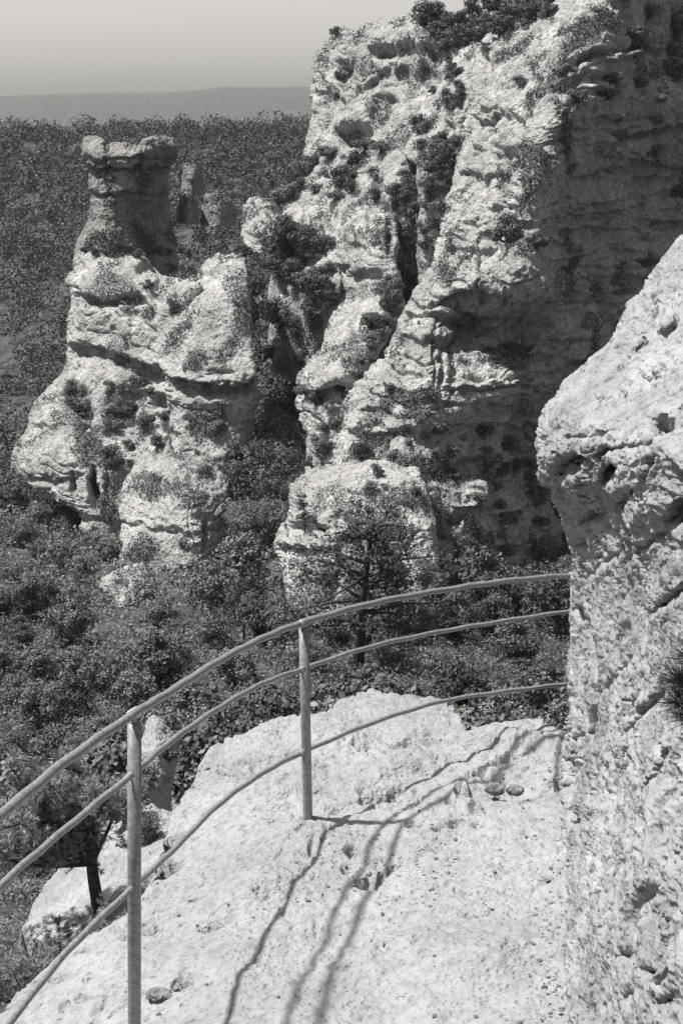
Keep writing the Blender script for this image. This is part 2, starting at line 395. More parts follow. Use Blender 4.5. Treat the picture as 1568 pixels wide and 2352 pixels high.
def pine_proto(h, w, n, leaf, mat, seed, whorls=9, r0=.1, bare=.3):
    """layered branches with flat needle pads"""
    rng = np.random.default_rng(seed)
    parts = []; pp = []; dd = []
    lean = rng.normal(size=2)*.05*h
    def ax(z): return np.array([lean[0]*(z/h)**2, lean[1]*(z/h)**2, z])
    zs = np.linspace(-.3, h, 7); parts.append(tube([ax(z) for z in zs], r0*np.linspace(1.15, .2, 7), 7))
    per = []
    for k in range(whorls):
        z = h*(bare+(1-bare)*(k+.3)/whorls)
        for j in range(rng.integers(2, 5)):
            az = rng.uniform(0, 2*math.pi); ln = w*(1-.75*((z/h-bare)/(1-bare))**1.4)*rng.uniform(.45, 1.1)
            e = ax(z)+np.array([math.cos(az)*ln, math.sin(az)*ln, ln*rng.uniform(-.05, .25)])
            m_ = (ax(z)+e)/2+np.array([0, 0, ln*rng.uniform(-.02, .14)])
            parts.append(tube([ax(z), m_, e], [r0*.35, r0*.22, r0*.07], 5)); per.append((m_, e, ln))
    for m_, e, ln in per:
        k = int(n/len(per)); t = rng.uniform(0, 1.1, k)**.7
        c = m_+(e-m_)*t[:, None]; sub = rng.integers(0, 7, k)
        off = rng.normal(size=(7, 3))*np.array([.30, .30, .10])*ln
        c = c+off[sub]+rng.normal(size=(k, 3))*np.array([.10, .10, .05])*max(ln, .4)
        pp.append(c); d = rng.normal(size=(k, 3)); d[:, 2] = np.abs(d[:, 2])+.4; dd.append(d)
    p = np.vstack(pp); d = np.vstack(dd)
    v, f = leaf_quads(p, d, leaf, rng, .6)
    tone = np.clip(.4+.3*rng.normal(size=len(p)), 0, 1)
    V, FF = join(parts)
    return raw_mesh('crown', v, f, mat, False, tone), raw_mesh('trunk', V, FF, M_BARK)
def place(proto, name, loc, sc, rz, label=None, cat=None, group=None, parts=True, sz=None, tilt=0):
    crown, stem = proto
    if stem is not None and parts:
        r = empty(name, loc); link('crown', crown, r); link('trunk', stem, r)
    else:
        r = link(name, crown); r.location = loc
    r.scale = (sc, sc, sc*(sz or 1)); r.rotation_euler = (tilt, 0, rz)
    tag(r, label, cat, group); return r
# ================================================================== SETTING: valley ground, far plateau, hills
def sheet(name, xs, Ys, ypts, mat, nz, cat=None):
    """ground sheet: xs picture columns (fan from the viewer), Ys distances; ypts=[(x, Y, y)] picture heights"""
    X, YY = np.meshgrid(xs, np.log(Ys)); q = np.stack([X.ravel()/1000, YY.ravel()], 1)
    yp = np.array(ypts, float)
    y = tps(np.stack([yp[:, 0]/1000, np.log(yp[:, 1])], 1), yp[:, 2], q, True)
    V = px(X.ravel(), y, np.exp(q[:, 1])); V[:, 2] += nz(V)
    return link(name, raw_mesh(name, V, grid_faces(len(xs), len(Ys)), mat))
ter = sheet('valley_ground', np.linspace(-2600, 4200, 420), np.exp(np.linspace(math.log(6), math.log(900), 420)),
    [(-2600,6,2700),(-2600,60,1500),(-2600,400,330),(-2600,900,420),
     (0,6,2620),(0,9,2330),(0,12,2180),(0,18,2010),(0,28,1830),(0,45,1600),(0,70,1290),(0,100,1110),(0,140,960),(0,200,650),(0,270,440),(0,350,318),(0,420,335),(0,900,420),
     (300,9,2420),(300,15,2100),(300,28,1860),(300,45,1560),(300,70,1330),(300,100,1130),(300,140,900),(300,200,640),(300,270,450),(300,350,322),(300,900,420),
     (600,9,2450),(600,15,2100),(600,28,1800),(600,45,1530),(600,66,1350),(600,90,1090),(600,140,800),(600,200,560),(600,350,312),(600,900,420),
     (900,9,2450),(900,15,2050),(900,28,1760),(900,42,1540),(900,60,1350),(900,80,1150),(900,120,900),(900,200,560),(900,350,300),(900,900,420),
     (1300,9,2400),(1300,15,2000),(1300,28,1760),(1300,42,1600),(1300,60,1370),(1300,80,1200),(1300,120,900),(1300,350,290),(1300,900,420),
     (4200,6,2500),(4200,60,1400),(4200,350,330),(4200,900,420)], M_SOIL,
    lambda V: .6*np.minimum(V[:, 1]/60, 2)*fbm(V/9, 4)+.05*V[:, 1]**.5*perlin(V/40))
tag(ter, 'scrubby valley floor rising to the far wooded plateau', kind='structure')
def hillz(V):
    r = 14*fbm(V/np.array([700, 1400, 700.]), 2)
    return r+1.3*fbm(V/np.array([7, 60, 400.]), 2)
hil = sheet('far_hills', np.linspace(-3000, 4500, 1900), np.linspace(1300, 3350, 110),
    [(-3000,1300,520),(-3000,2900,250),(-3000,4800,330),(0,1300,430),(0,2100,300),(0,2900,220),(0,3400,232),
     (250,2900,212),(520,2900,197),(700,2900,200),(350,2000,300),(700,2000,296),(900,1300,430),(900,2900,202),(900,4800,330),(520,3400,215),
     (1600,2900,200),(4500,1300,480),(4500,2900,230),(4500,4800,330)], M_HILL, hillz)
tag(hil, 'broad wooded hill on the skyline', kind='structure')

# ================================================================== ROCKS
ROCKS = []
def R(label, *a, **k):
    o = rock(*a, **k); tag(o, label, 'rock'); ROCKS.append(o); return o
# --- the great cliff at the right
_r = random.Random(5); KNOBS = [(_r.uniform(1260, 1560), _r.uniform(80, 900), _r.uniform(40, 110), _r.uniform(6, 16), _r.choice((-1, -.8, .7, 1.0))*_r.uniform(.3, .8), _r.uniform(-16, 10)) for _ in range(60)]+[(_r.uniform(1080, 1300), _r.uniform(720, 1300), _r.uniform(26, 80), _r.uniform(5, 12), _r.choice((-1, .8))*_r.uniform(.2, .55), _r.uniform(-18, 6)) for _ in range(34)]
cliff = R('huge pale limestone cliff with a shadowed right flank and a long undercut band', 'cliff',
  [(1262,-60),(1215,30),(1120,75),(1092,120),(1082,200),(1074,262),(1062,320),(1040,400),(1022,462),(1014,530),(1000,600),(952,680),(902,755),(872,830),(830,882),(790,918),(779,950),(786,985),(768,1005),(762,1060),(775,1110),(742,1180),(736,1290),(700,1400)],
  [(1900,-60),(1900,400),(1900,900),(1900,1500)], [(1500,-70)], [(1100,1480),(1500,1500)],
  [(1262,-60,90),(1380,-60,86),(1480,-60,88),(1650,-60,94),(1900,-60,100),
   (1130,90,86),(1240,90,82),(1390,100,79),(1500,100,90),(1650,100,97),
   (1075,260,81),(1180,260,76.5),(1290,260,73),(1370,270,77),(1450,270,80),(1560,280,85),(1700,286,92),
   (1040,420,77),(1140,420,72.5),(1235,420,69.5),(1330,420,75.5),(1440,420,81),(1600,420,88),
   (1010,560,74.5),(1110,560,70.5),(1215,560,67),(1310,560,74),(1440,560,81),(1600,560,87),(1900,560,92),
   (950,660,73),(1080,660,68.5),(1235,665,66),(1320,670,74),(1440,670,80),(1600,670,85),
   (905,760,71.5),(1000,770,68),(1060,740,72.3),(1200,740,70.8),(1330,760,71.8),(1450,760,79),
   (830,890,70),(940,890,66),(1030,880,66.3),(1150,880,66.9),(1290,880,69.8),(1450,880,79),
   (780,1010,69),(900,1010,64),(1020,1020,64.5),(1130,1020,68.3),(1250,1020,74.5),(1400,1020,80),
   (760,1150,65),(900,1150,60.5),(1020,1150,61.5),(1130,1150,65.5),(1250,1150,73),(1450,1150,78),
   (720,1380,62),(900,1400,55),(1100,1400,58),(1250,1400,68),(1600,1400,75),(1900,-60,102),(1900,1500,78),(1900,900,92)],
  16, 2.2, 2.6, M_CLIFF, amp=1.0, rnd=1.2, seed=1,
  hollows=KNOBS+[(1163,355,36,22,1.2,30),(1000,430,26,22,.8),(1165,530,70,16,.7,-12),(1115,150,18,26,.8),(880,1040,20,30,.6),(1040,100,30,20,.7),
    (1180,980,30,60,.5,15),(1100,1080,60,34,1.2),(1030,1200,30,26,.9),(1110,250,34,9,.6,-8),(850,950,22,12,.5),(1240,160,24,34,.9),(1330,190,30,36,.9),(1400,330,40,26,-.8),
    (1150,480,46,12,.45,-6),(1085,1130,24,44,-.8),(1097,610,4,62,1.1),(1000,800,7,90,.35),(1015,850,6,60,.35),(1040,830,7,80,.4),
    (860,880,40,20,-.3,-40),(1330,1100,60,200,1.0),(1010,720,60,14,-.9,6),(960,715,30,9,-.5,6)],
  ledges=[([(935,705),(1000,688),(1060,672),(1140,672),(1235,688),(1300,700)], 1.0, 34),
          ([(1075,262),(1110,272),(1150,262),(1200,270)], .6, 30),
          ([(900,770),(960,780),(1010,776),(1060,790)], .35, 30),
          ([(1050,395),(1120,408),(1180,398)], .4, 26),
          ([(790,985),(850,1000),(940,985),(1010,1000)], .5, 50),
          ([(1020,560),(1090,574),(1150,560)], .4, 24)])
# --- crag at the top, left end of the cliff
R('high crag on the skyline with a dark cave low on its left side', 'crag',
  [(765,82),(735,135),(722,180),(716,215),(717,262),(706,300),(698,345),(720,420)],
  [(1330,-20),(1330,150),(1300,300),(1230,430)], [(830,62),(880,46),(930,34),(1000,45),(1100,20),(1220,-10)], [(900,470),(1100,470)],
  [(765,82,122),(830,70,118),(930,45,116),(1100,40,113),(1330,-20,112),(735,160,120),(800,160,115),(870,140,112.5),(960,150,109),(1050,150,106),(1180,150,102),(1330,150,104),
   (705,300,116),(760,300,110),(830,290,108),(900,300,104),(980,300,100.5),(1080,300,97),(1250,300,97),(720,420,108),(900,430,98),(1100,430,92),(1230,430,92)],
  14, 2.4, 2.6, M_CLIFF, amp=1.0, rnd=1.2, seed=2,
  hollows=[(806,306,42,24,3.4,-8),(790,160,26,40,1.5,20),(880,115,26,12,1.2),(925,165,16,16,1.5),(985,170,26,26,1.4),(955,230,26,34,.9),(1010,115,36,30,1.6),(900,235,18,18,.9),(1090,205,24,24,1.2),(860,180,60,9,-1.0,-35),(860,240,12,60,-.9,25)],
  ledges=[([(830,100),(900,104),(980,100),(1040,112)], 1.2, 30), ([(720,205),(760,215),(800,235)], .6, 26)])
# --- stepped blocks between crag and cliff
R('small rounded rock step between bushes below the high crag', 'rock_step',
  [(905,345),(880,372),(868,400),(876,440)], [(1040,330),(1050,400),(1050,470)], [(940,338),(980,342)], [(960,480)],
  [(905,345,96),(960,345,94),(1040,335,94),(870,400,94),(940,400,91),(1040,410,91),(876,440,92),(1050,470,90),(960,480,90)],
  6, 2.4, 1.6, M_CLIFF, rnd=1.4, seed=3, hollows=[(1000,370,20,16,.7),(920,430,24,12,.5)])
R('tilted rocky rib running up between the crag and the great cliff', 'rock_rib',
  [(985,265),(935,318),(920,350),(960,380)], [(1100,130),(1100,240),(1085,340),(1050,380)], [(1010,230),(1040,190),(1070,150)], [(1000,390)],
  [(985,265,96),(1030,240,92),(1100,130,97),(1100,300,90),(920,350,92),(1000,350,88),(1050,380,87)],
  6, 2.4, 1.8, M_CLIFF, rnd=1.2, seed=4, hollows=[(1030,300,14,22,.6),(1060,240,14,24,.6)])
R('knobbly fluted rock outcrop capped with bushes above the notched slab', 'rock_outcrop',
  [(600,448),(572,458),(560,475),(566,505),(556,535),(562,560),(620,610)], [(830,380),(835,450),(800,560),(790,640)], [(640,452),(680,420),(720,392),(780,372)], [(700,640)],
  [(600,448,110),(700,415,108),(830,380,106),(558,520,107),(610,520,102),(680,520,101),(740,520,98),(820,500,97),(562,560,103),(660,600,97),(790,640,92)],
  9, 2.4, 1.9, M_CLIFF, rnd=1.1, seed=5, hollows=[(625,505,18,26,1.1),(665,540,12,40,1.3),(640,480,20,10,.8),(700,520,10,40,.9),(760,500,14,34,.9),(720,470,34,14,.7)],
  ledges=[([(560,530),(590,540),(640,530)], .4, 20)])
R('slender leaning pinnacle standing against bushes left of the great cliff', 'rock_pinnacle',
  [(835,440),(800,480),(782,520),(772,570),(770,605),(790,645),(800,690)], [(900,440),(915,520),(910,600),(930,700)], [(865,438)], [(860,720)],
  [(835,440,97),(868,440,95),(900,440,94),(785,520,94),(845,520,89.5),(915,520,88),(770,600,92),(840,600,87),(912,600,85.5),(800,690,88),(860,700,85),(930,700,84)],
  7, 2.2, 1.8, M_CLIFF, rnd=1., seed=6, hollows=[(850,500,14,40,.8,15),(895,545,12,40,1.0),(868,460,20,12,.6),(820,570,16,10,.4)],
  ledges=[([(772,605),(810,628),(880,620)], .5, 30)])
R('narrow rock nose with a blunt prow leaning out over the dark gully', 'rock_nose',
  [(800,678),(768,715),(748,765),(735,800),(705,838),(685,858),(681,878),(692,892),(682,930),(690,960),(705,1000)],
  [(900,690),(895,760),(860,850),(850,960),(830,1010)], [(850,672)], [(770,1020)],
  [(800,678,86),(850,675,84),(900,690,83),(750,765,83),(800,770,79.5),(890,770,78.5),(683,865,79),(740,850,75.5),(800,850,74),(860,850,76),(682,930,78),(730,930,75.5),(850,960,75),(705,1000,76),(830,1010,73),(770,1015,73)],
  6, 2.2, 1.6, M_CLIFF, rnd=1., seed=7, strata=1.2, hollows=[(815,750,12,40,.6,15),(800,830,14,14,.4),(780,900,40,26,.6)],
  ledges=[([(684,890),(720,900),(770,895),(820,905)], .9, 36)])
R('broken pale buttress at the foot of the great cliff beside the pine', 'rock_buttress',
  [(745,1065),(695,1092),(668,1120),(664,1160),(660,1205),(640,1225),(626,1245),(640,1280),(652,1330)], [(960,1080),(1000,1200),(1000,1380)], [(850,1060)], [(760,1390),(900,1400)],
  [(745,1065,64),(850,1065,60),(960,1080,58),(668,1130,62),(730,1130,58),(850,1150,56),(980,1150,56),(630,1240,60),(700,1240,55),(850,1250,53),(1000,1250,54),(652,1330,55),(760,1380,51),(1000,1380,50)],
  6, 2.2, 1.5, M_CLIFF, rnd=1., seed=8, hollows=[(720,1140,12,34,.8),(700,1210,50,12,.5),(790,1200,40,24,.7),(670,1260,34,8,.6)],
  ledges=[([(630,1246),(670,1262),(730,1256),(790,1264)], .6, 26), ([(664,1195),(720,1208),(780,1200)], .35, 18)])
# --- the big slab on the left
slab = R('broad pale limestone slab on the left with a notched top and a long curved overhang', 'rock_slab',
  [(188,580),(190,606),(168,628),(156,648),(165,690),(152,745),(156,800),(152,852),(118,882),(78,925),(66,985),(34,1022),(28,1075),(58,1110),(140,1160),(180,1178)],
  [(560,578),(568,640),(572,730),(585,820),(600,905),(580,985),(560,1060),(540,1180)], [(230,584),(258,596),(290,586),(318,588),(345,612),(370,636),(420,640),(448,632),(470,602),(505,590)], [(280,1190),(400,1190)],
  [(188,580,103),(300,590,99.5),(370,620,98.5),(460,600,95.5),(560,578,93.5),(156,650,100),(250,660,95.5),(370,670,93.5),(470,660,89.5),(568,650,87),
   (155,750,97.5),(260,750,93.5),(370,750,90.5),(470,750,86.5),(573,750,84),
   (152,845,95),(300,845,90),(370,850,87.5),(430,850,84.5),(590,850,81),(78,925,93),(200,930,89.5),(300,930,88.5),(430,930,84),(595,920,82),
   (30,1060,89),(110,1050,84.5),(220,1050,84),(330,1060,84.5),(480,1060,81),(560,1060,81),(58,1110,87),(180,1178,81),(300,1190,80),(540,1180,78)],
  6, 2.2, 2.4, M_CLIFF, rnd=1.0, seed=9, amp=.9,
  hollows=[(318,607,26,18,-.8),(395,690,12,30,-.4),(400,705,24,10,.6,20),(360,665,10,40,.8,15),(500,600,10,30,-.5,25),(455,635,30,14,.7),(375,625,30,10,.7),
    (330,870,46,20,.9,10),(170,910,34,30,1.1),(190,950,24,46,1.4),(310,940,80,60,1.0),(215,1120,10,46,2.2),(245,1118,7,30,1.0),(170,1110,6,30,.8),(100,985,30,10,.6),(250,1010,70,40,.7),(350,1000,60,26,.7),(360,920,14,20,.8)],
  ledges=[([(165,672),(220,682),(290,676),(345,682)], .9, 34), ([(155,790),(210,792),(260,808),(310,826),(350,838),(385,858)], 1.1, 46), ([(375,866),(430,878),(500,884),(560,880),(600,868)], 1.5, 40), ([(60,1085),(120,1100),(200,1092)], .3, 24)])
R('lower front slab with a three-pointed top and a bright banded foot', 'rock_spur',
  [(335,1028),(305,1080),(288,1110),(268,1150),(284,1195),(278,1240),(262,1292)], [(505,1085),(520,1110),(535,1170),(544,1240),(548,1310)],
  [(350,1045),(362,1058),(372,1050),(388,1012),(402,1040),(425,1078),(460,1082),(490,1062)], [(400,1312)],
  [(335,1028,81),(388,1015,79.5),(430,1080,78),(505,1085,78),(290,1110,79),(350,1110,76.5),(430,1120,75),(520,1110,77),(270,1150,78),(350,1160,75),(450,1160,73.5),(535,1170,76),(262,1292,74),(350,1290,72),(450,1290,71),(548,1310,75)],
  7, 2.2, 2.0, M_CLIFF, rnd=.9, seed=10, amp=.85, hollows=[(445,1100,20,26,.6),(490,1080,8,20,.5),(470,1230,6,40,.6),(350,1195,40,8,.2,12)],
  ledges=[([(275,1196),(320,1206),(370,1218),(440,1222)], .3, 20)])
R('small bright rock poking out of bushes at the lower left', 'rock_stub',
  [(262,1318),(236,1332),(228,1370),(222,1420),(226,1468),(240,1500)], [(330,1290),(360,1350),(350,1440),(350,1500)], [(290,1300)], [(290,1510)],
  [(262,1318,66),(330,1290,66),(230,1370,65),(290,1380,62.5),(355,1360,64),(222,1430,64),(290,1450,61),(350,1440,62.5),(240,1500,63),(290,1500,60),(350,1500,61)],
  4, 2.2, 1.3, M_CLIFF, rnd=1.3, seed=11, hollows=[(270,1340,24,14,.5),(300,1400,18,24,.4),(262,1440,8,10,.4)])
# --- the distant tower
R('isolated distant rock tower with an overhanging knobbly cap', 'rock_tower',
  [(196,316),(189,330),(190,365),(203,384),(206,392),(202,432),(208,445),(208,480),(200,510),(184,545),(172,575),(168,600)],
  [(400,318),(408,340),(402,368),(388,388),(387,430),(389,460),(394,510),(404,560),(410,600)], [(220,312),(237,318),(246,332),(262,330),(290,328),(318,332),(330,317),(352,311),(375,309)], [(300,660)],
  [(200,318,150),(260,330,147),(330,330,145.5),(398,318,149),(192,350,148),(250,350,145),(330,350,144),(405,340,149),(205,392,148.5),(250,392,146.5),(320,392,146),(384,392,152),(201,432,148),(250,440,145.5),(320,440,146),(384,430,152),(204,480,147.5),(235,480,145.5),(310,480,148),(392,480,153),
   (172,552,146),(230,552,143),(320,560,146),(412,560,151),(130,600,144),(300,640,143),(430,600,149)],
  10, 2.0, 2.2, M_TOWER, skirt=1.5, rnd=1.0, seed=12, amp=.8, hollows=[(246,345,5,24,.9),(326,355,4,26,.8),(345,325,12,6,.7,-30),(245,415,3,50,.6),(326,420,3,50,.6),(226,400,3,50,.4)],
  ledges=[([(195,386),(250,388),(320,386),(392,388)], 1.1, 12), ([(200,444),(250,448),(320,444),(388,450)], .7, 12), ([(192,360),(240,368),(300,362),(380,366)], .5, 10)])
# --- small distant rocks among the trees
def far_rock(label, x, y, wd, ht, d, seed, pointed=.5):
    R(label, 'rock_block', [(x-wd*pointed*.5, y-ht), (x-wd*.45, y-ht*.5), (x-wd*.55, y+6)], [(x+wd*.15, y-ht*.97), (x+wd*.42, y-ht*.6), (x+wd*.55, y+6)], [(x-wd*.05, y-ht*1.05)], [(x, y+8)],
      [(x-wd*.5, y-ht, d+1), (x+wd*.5, y-ht, d+2), (x, y-ht*.5, d-.8), (x-wd*.5, y, d), (x+wd*.5, y, d+.5), (x, y, d-1.5)], 4, 2.4, wd*scale_at(d)*.45, M_FARROCK, skirt=1.5, rnd=wd*scale_at(d)*.3, seed=seed, amp=1)
far_rock('distant wedge-shaped rock fin right of the tower cap', 443, 412, 46, 54, 172, 31, .1)
far_rock('small distant knob of rock right of the tower waist', 432, 474, 44, 32, 158, 32, .4)
far_rock('low rounded distant rock with a flat top between the tower and the outcrop', 502, 480, 74, 34, 160, 33, .8)
# --- small rock spire behind the first post
R('jagged little rock spire standing behind the first railing post', 'rock_spire',
  [(345,1660),(328,1700),(322,1740),(300,1800),(262,1850),(236,1900),(220,2000)], [(362,1652),(388,1680),(402,1700),(396,1760),(385,1850),(400,1960)], [(352,1648)], [(300,2060)],
  [(345,1660,11.5),(362,1652,11.5),(325,1720,11.1),(360,1720,10.9),(400,1710,11.4),(300,1800,10.8),(350,1800,10.5),(392,1800,11),(236,1900,10.4),(310,1900,10.0),(390,1900,10.4),(220,2000,9.8),(300,2060,9.4),(400,1960,9.8)],
  1.2, 2.2, .42, M_NEAR, skirt=.5, rnd=.22, seed=13, strata=.6, hollows=[(345,1690,6,12,.05)])
R('pale rock slope behind the small pine trunk at the lower left', 'rock_shoulder',
  [(232,1905),(200,1948),(160,1985),(128,2020),(95,2060),(80,2085),(60,2150)], [(420,1880),(440,1950),(440,2040),(440,2180)], [(262,1872),(330,1850)], [(250,2200)],
  [(232,1905,9.6),(300,1870,9.6),(420,1880,8.9),(128,2020,8.8),(220,1990,8.4),(330,1990,8.0),(440,1990,7.6),(80,2085,8.1),(180,2070,7.8),(300,2070,7.2),(440,2080,6.8),(60,2150,7.4),(250,2200,6.6),(440,2180,6.2)],
  1.2, 2.2, .5, M_NEAR, skirt=.5, rnd=.25, seed=14, strata=.5)

# ================================================================== NEAR ROCK UNDERFOOT
RIDGE = [(-700,2900),(-300,2560),(-100,2420),(0,2330),(40,2295),(100,2235),(160,2185),(232,2148),(290,2105),(330,2058),(352,2010),(372,1940),(392,1880),(415,1842),(445,1796),(468,1750),(485,1722),(520,1700),(560,1682),(600,1660),(650,1640),(690,1632),(722,1640),(748,1634),(775,1612),(815,1600),(850,1592),(890,1598),(935,1602),(985,1599),(1020,1612),(1048,1628),(1065,1650),(1090,1666),(1130,1664),(1175,1656),(1212,1649),(1245,1656),(1272,1674),(1300,1700),(1360,1712),(1500,1740),(1800,1780)]
def ground_d(x, y):
    d = np.full(len(x), 6.0)
    for _ in range(60):
        P = px(x, y, d); X = P[:, 0]
        z = -3.36-.087*(d-3.95) - .24*np.maximum(-(X+.15), 0)**1.6*(d/5.5)**-.6 + .10*np.maximum(X-.2, 0)
        k = -P[:, 2]/d
        d = d*.5+.5*np.clip(-z/k, 1.5, 14)
    return d
xs = np.arange(-420, 1700, 2.6); rx_ = np.array(RIDGE, float); yr = np.interp(xs, rx_[:, 0], rx_[:, 1])
nv = 420; vv = np.linspace(0, 1, nv)**.9
Xg = np.broadcast_to(xs, (nv, len(xs))); Yg = yr[None]+vv[:, None]*(2900-yr[None])
P2 = np.stack([Xg.ravel(), Yg.ravel()], 1)
dg = ground_d(P2[:, 0], P2[:, 1])
G0 = px(P2[:, 0], P2[:, 1], dg)
# far side of the rock: over the edge and down
rim = G0[:len(xs)]; back = []
for k in range(1, 25):
    f = k/24; b = rim.copy(); hd = rim.copy(); hd[:, 2] = 0; hd /= np.linalg.norm(hd, axis=1)[:, None]
    b += hd*(2.0*f)[..., None] if False else hd*(1.8*f); b[:, 2] -= .55*f+3.2*f**2.2+.05
    back.append(b)
V = np.vstack([np.vstack(back[::-1]), G0]); nb = 24*len(xs)
Q = grid_faces(len(xs), nv+24)
N = vnormals(V, Q)
if N[:, 2].mean() < 0: N = -N; Q = Q[:, ::-1]
PP = np.vstack([np.full((nb, 2), -9999.), P2])
def near_disp(p, s, worn):
    q = p/s; wv = np.stack([perlin(q*1.3+5), perlin(q*1.3+31), perlin(q*1.3+77)], 1)
    r = .12*fbm(q*.55, 3)
    r += .085*fbm((q+.3*wv)*np.array([1.0, 2.0, 1.8]), 5, .56)
    r -= .065*sstep(.10, .0, np.abs(perlin(q*np.array([.8, 1.9, 1.3])+.8*wv+60)))*sstep(.0, .3, perlin(q*.8+21))
    d1, d2 = worley(q*np.array([2.4, 3.4, 3.4])+.7*wv)
    r -= .10*sstep(.36, .06, d1)*sstep(.0, .3, perlin(q*.9+13))
    d1, d2 = worley(q*np.array([7, 9, 9])+wv)
    r -= .035*sstep(.42, .08, d1)*sstep(-.15, .25, perlin(q*2+40))
    r += .02*fbm(q*8+wv, 3, .55)
    return r*s*(1-worn)+worn*s*(.16*fbm(q*.7, 3)+.05*fbm(q*2.4+wv*.5, 5, .55)-.012*sstep(.3, .08, d1)*sstep(.1, .3, perlin(q*1.4+40)))
worn = np.zeros(len(V))
a = np.exp(-(((PP[:, 0]-900)/420)**2+((PP[:, 1]-2180)/260)**2)*1.0); b2 = np.exp(-(((PP[:, 0]-1230)/90)**2+((PP[:, 1]-1880)/60)**2))
worn = np.clip(1.0*a+.9*b2+.3*(PP[:, 1] > 2100), 0, .66)
dd = -dents(PP, [(905,1700,0,0,0)][:0]) if False else np.zeros(len(V))
dd -= dents(PP, [(943,1708,18,7,.07,15),(968,1722,20,8,.08,48),(905,1760,120,30,-.05,-8),(620,1760,90,26,.05,-20),(760,1700,110,22,-.04,6),(1150,1700,120,20,-.05,4),(560,2050,120,40,-.04,-25),(700,2180,160,50,.035,-15),(1050,2200,160,60,-.04,10),(860,1838,42,9,.09,-4),(905,1828,34,8,.07,-26),
    (1065,1850,26,44,-.05),(1050,1838,5,40,.05,10),(1100,1850,6,46,.05,-35),(1172,1800,70,34,.05,10),(1160,1742,34,9,.06,-12),(1245,1820,60,10,.03,-32),
    (848,2020,28,20,.09),(810,1952,20,12,.07),(880,2000,26,8,.07,-25),(795,1985,14,10,.07),(1030,1905,40,6,.05,-14),(950,1905,30,7,.05,10),(1090,1775,40,7,.04,-30),
    (715,1945,10,20,.035,20),(1290,1760,14,70,.05,4),(840,2175,26,7,.04,-25),(1110,2110,40,5,.03,-8),(1060,2060,26,5,.03,12),
    (640,1672,30,6,.05,-8),(1215,1700,34,6,.06,5),(930,1640,46,5,.03,6),(560,1745,60,5,.03,-12),(480,2130,40,5,.05,-8),(400,1930,40,8,.07,-30),(450,2060,26,5,.04,10),(380,1990,40,10,.08,-30),(420,2260,24,14,.06,-25)])
V = V+N*(1.3*near_disp(V+3.1, .42, worn)+dd)[:, None]
me = raw_mesh('footpath_rock', V, Q, M_NEAR)
near = link('footpath_rock', me); tag(near, 'bare pale trodden rock carrying the railing and its shadows', kind='structure')

# ================================================================== BOULDER at the right
BL = [(1640,430),(1600,505),(1568,545),(1535,585),(1500,622),(1478,660),(1440,700),(1432,728),(1412,768),(1390,803),(1350,838),(1310,870),(1292,908),(1255,948),(1238,1000),(1241,1060),(1246,1092),(1272,1112),(1284,1160),(1300,1200),(1320,1242),(1325,1300),(1318,1360),(1314,1420),(1318,1480),(1304,1540),(1312,1600),(1316,1650),(1302,1700),(1298,1760),(1292,1840),(1294,1920),(1298,2000),(1296,2120),(1300,2250),(1296,2400),(1290,2600)]
bo = rock('boulder', BL, [(2300,430),(2300,1200),(2300,1900),(2300,2600)], [(1900,400)], [(1700,2700)],
  [(1640,430,7.6),(1900,420,6.6),(2300,430,6.2),(1500,622,7.4),(1650,640,6.4),(1900,640,5.6),(2300,700,5.2),(1310,870,6.9),(1420,870,6.2),(1568,870,5.3),(1800,900,4.7),(2300,900,4.5),
   (1238,1000,6.6),(1330,1010,5.7),(1450,1020,5.1),(1568,1020,4.7),(1900,1050,4.2),(1246,1090,6.4),(1330,1110,5.8),(1450,1110,5.1),(1568,1110,4.6),
   (1320,1250,6.6),(1390,1250,5.9),(1480,1250,5.1),(1568,1260,4.6),(1900,1300,3.9),(1310,1500,6.7),(1390,1500,5.8),(1480,1500,5.0),(1568,1500,4.4),(2300,1500,3.6),
   (1305,1750,6.3),(1390,1750,5.3),(1480,1750,4.6),(1568,1750,4.1),(1294,1950,5.7),(1390,1950,4.8),(1480,1950,4.2),(1568,1950,3.8),
   (1298,2200,4.8),(1390,2200,4.2),(1480,2200,3.8),(1568,2200,3.5),(1296,2450,4.2),(1450,2450,3.6),(1700,2450,3.2),(2300,2500,2.8),(1290,2600,3.9)],
  3.0, 2.2, .001, M_BOULD, skirt=0, rnd=.45, seed=20, amp=0,
  hollows=[(1300,1075,26,30,.22),(1400,1092,24,26,.24,20),(1520,980,30,26,.20),(1552,1190,22,30,.18),(1440,1030,60,9,.07,-4),(1350,1000,60,7,.05,-8),(1380,1040,30,6,.08,-30),(1440,1150,20,30,.10),(1360,1190,24,16,.09),
    (1340,1250,20,10,.06),(1500,1030,6,70,.06,12),(1330,1060,30,8,.08,30),(1500,870,40,14,.10,-40),(1460,800,36,9,.09,-50),(1530,760,40,12,.10,-45),(1430,900,26,8,.07,-50),(1500,700,20,9,.07,-55),(1380,920,20,7,.06,-40),
    (1400,1290,60,10,.07,-40),(1480,1260,60,9,.08,-38),(1550,1370,60,12,.09,-40),(1420,1560,12,60,.05,35),(1345,1690,40,7,.08,-25),(1310,1780,8,60,.10,5),(1322,1900,9,60,.08,-12),
    (1395,1790,44,70,.06,20),(1475,1640,10,70,.08,32),(1510,1760,8,60,.08,30),(1500,2060,16,34,.14,8),(1480,2130,9,26,.09),(1540,2150,8,40,.10),(1420,2140,34,12,.10,20),(1450,2200,30,20,.10),(1500,2240,16,30,.08,-30),(1450,2290,20,20,.08),(1540,2300,20,26,.10),(1390,2060,20,8,.05,-30),
    (1330,1400,12,14,.07),(1338,1420,16,10,.06)])
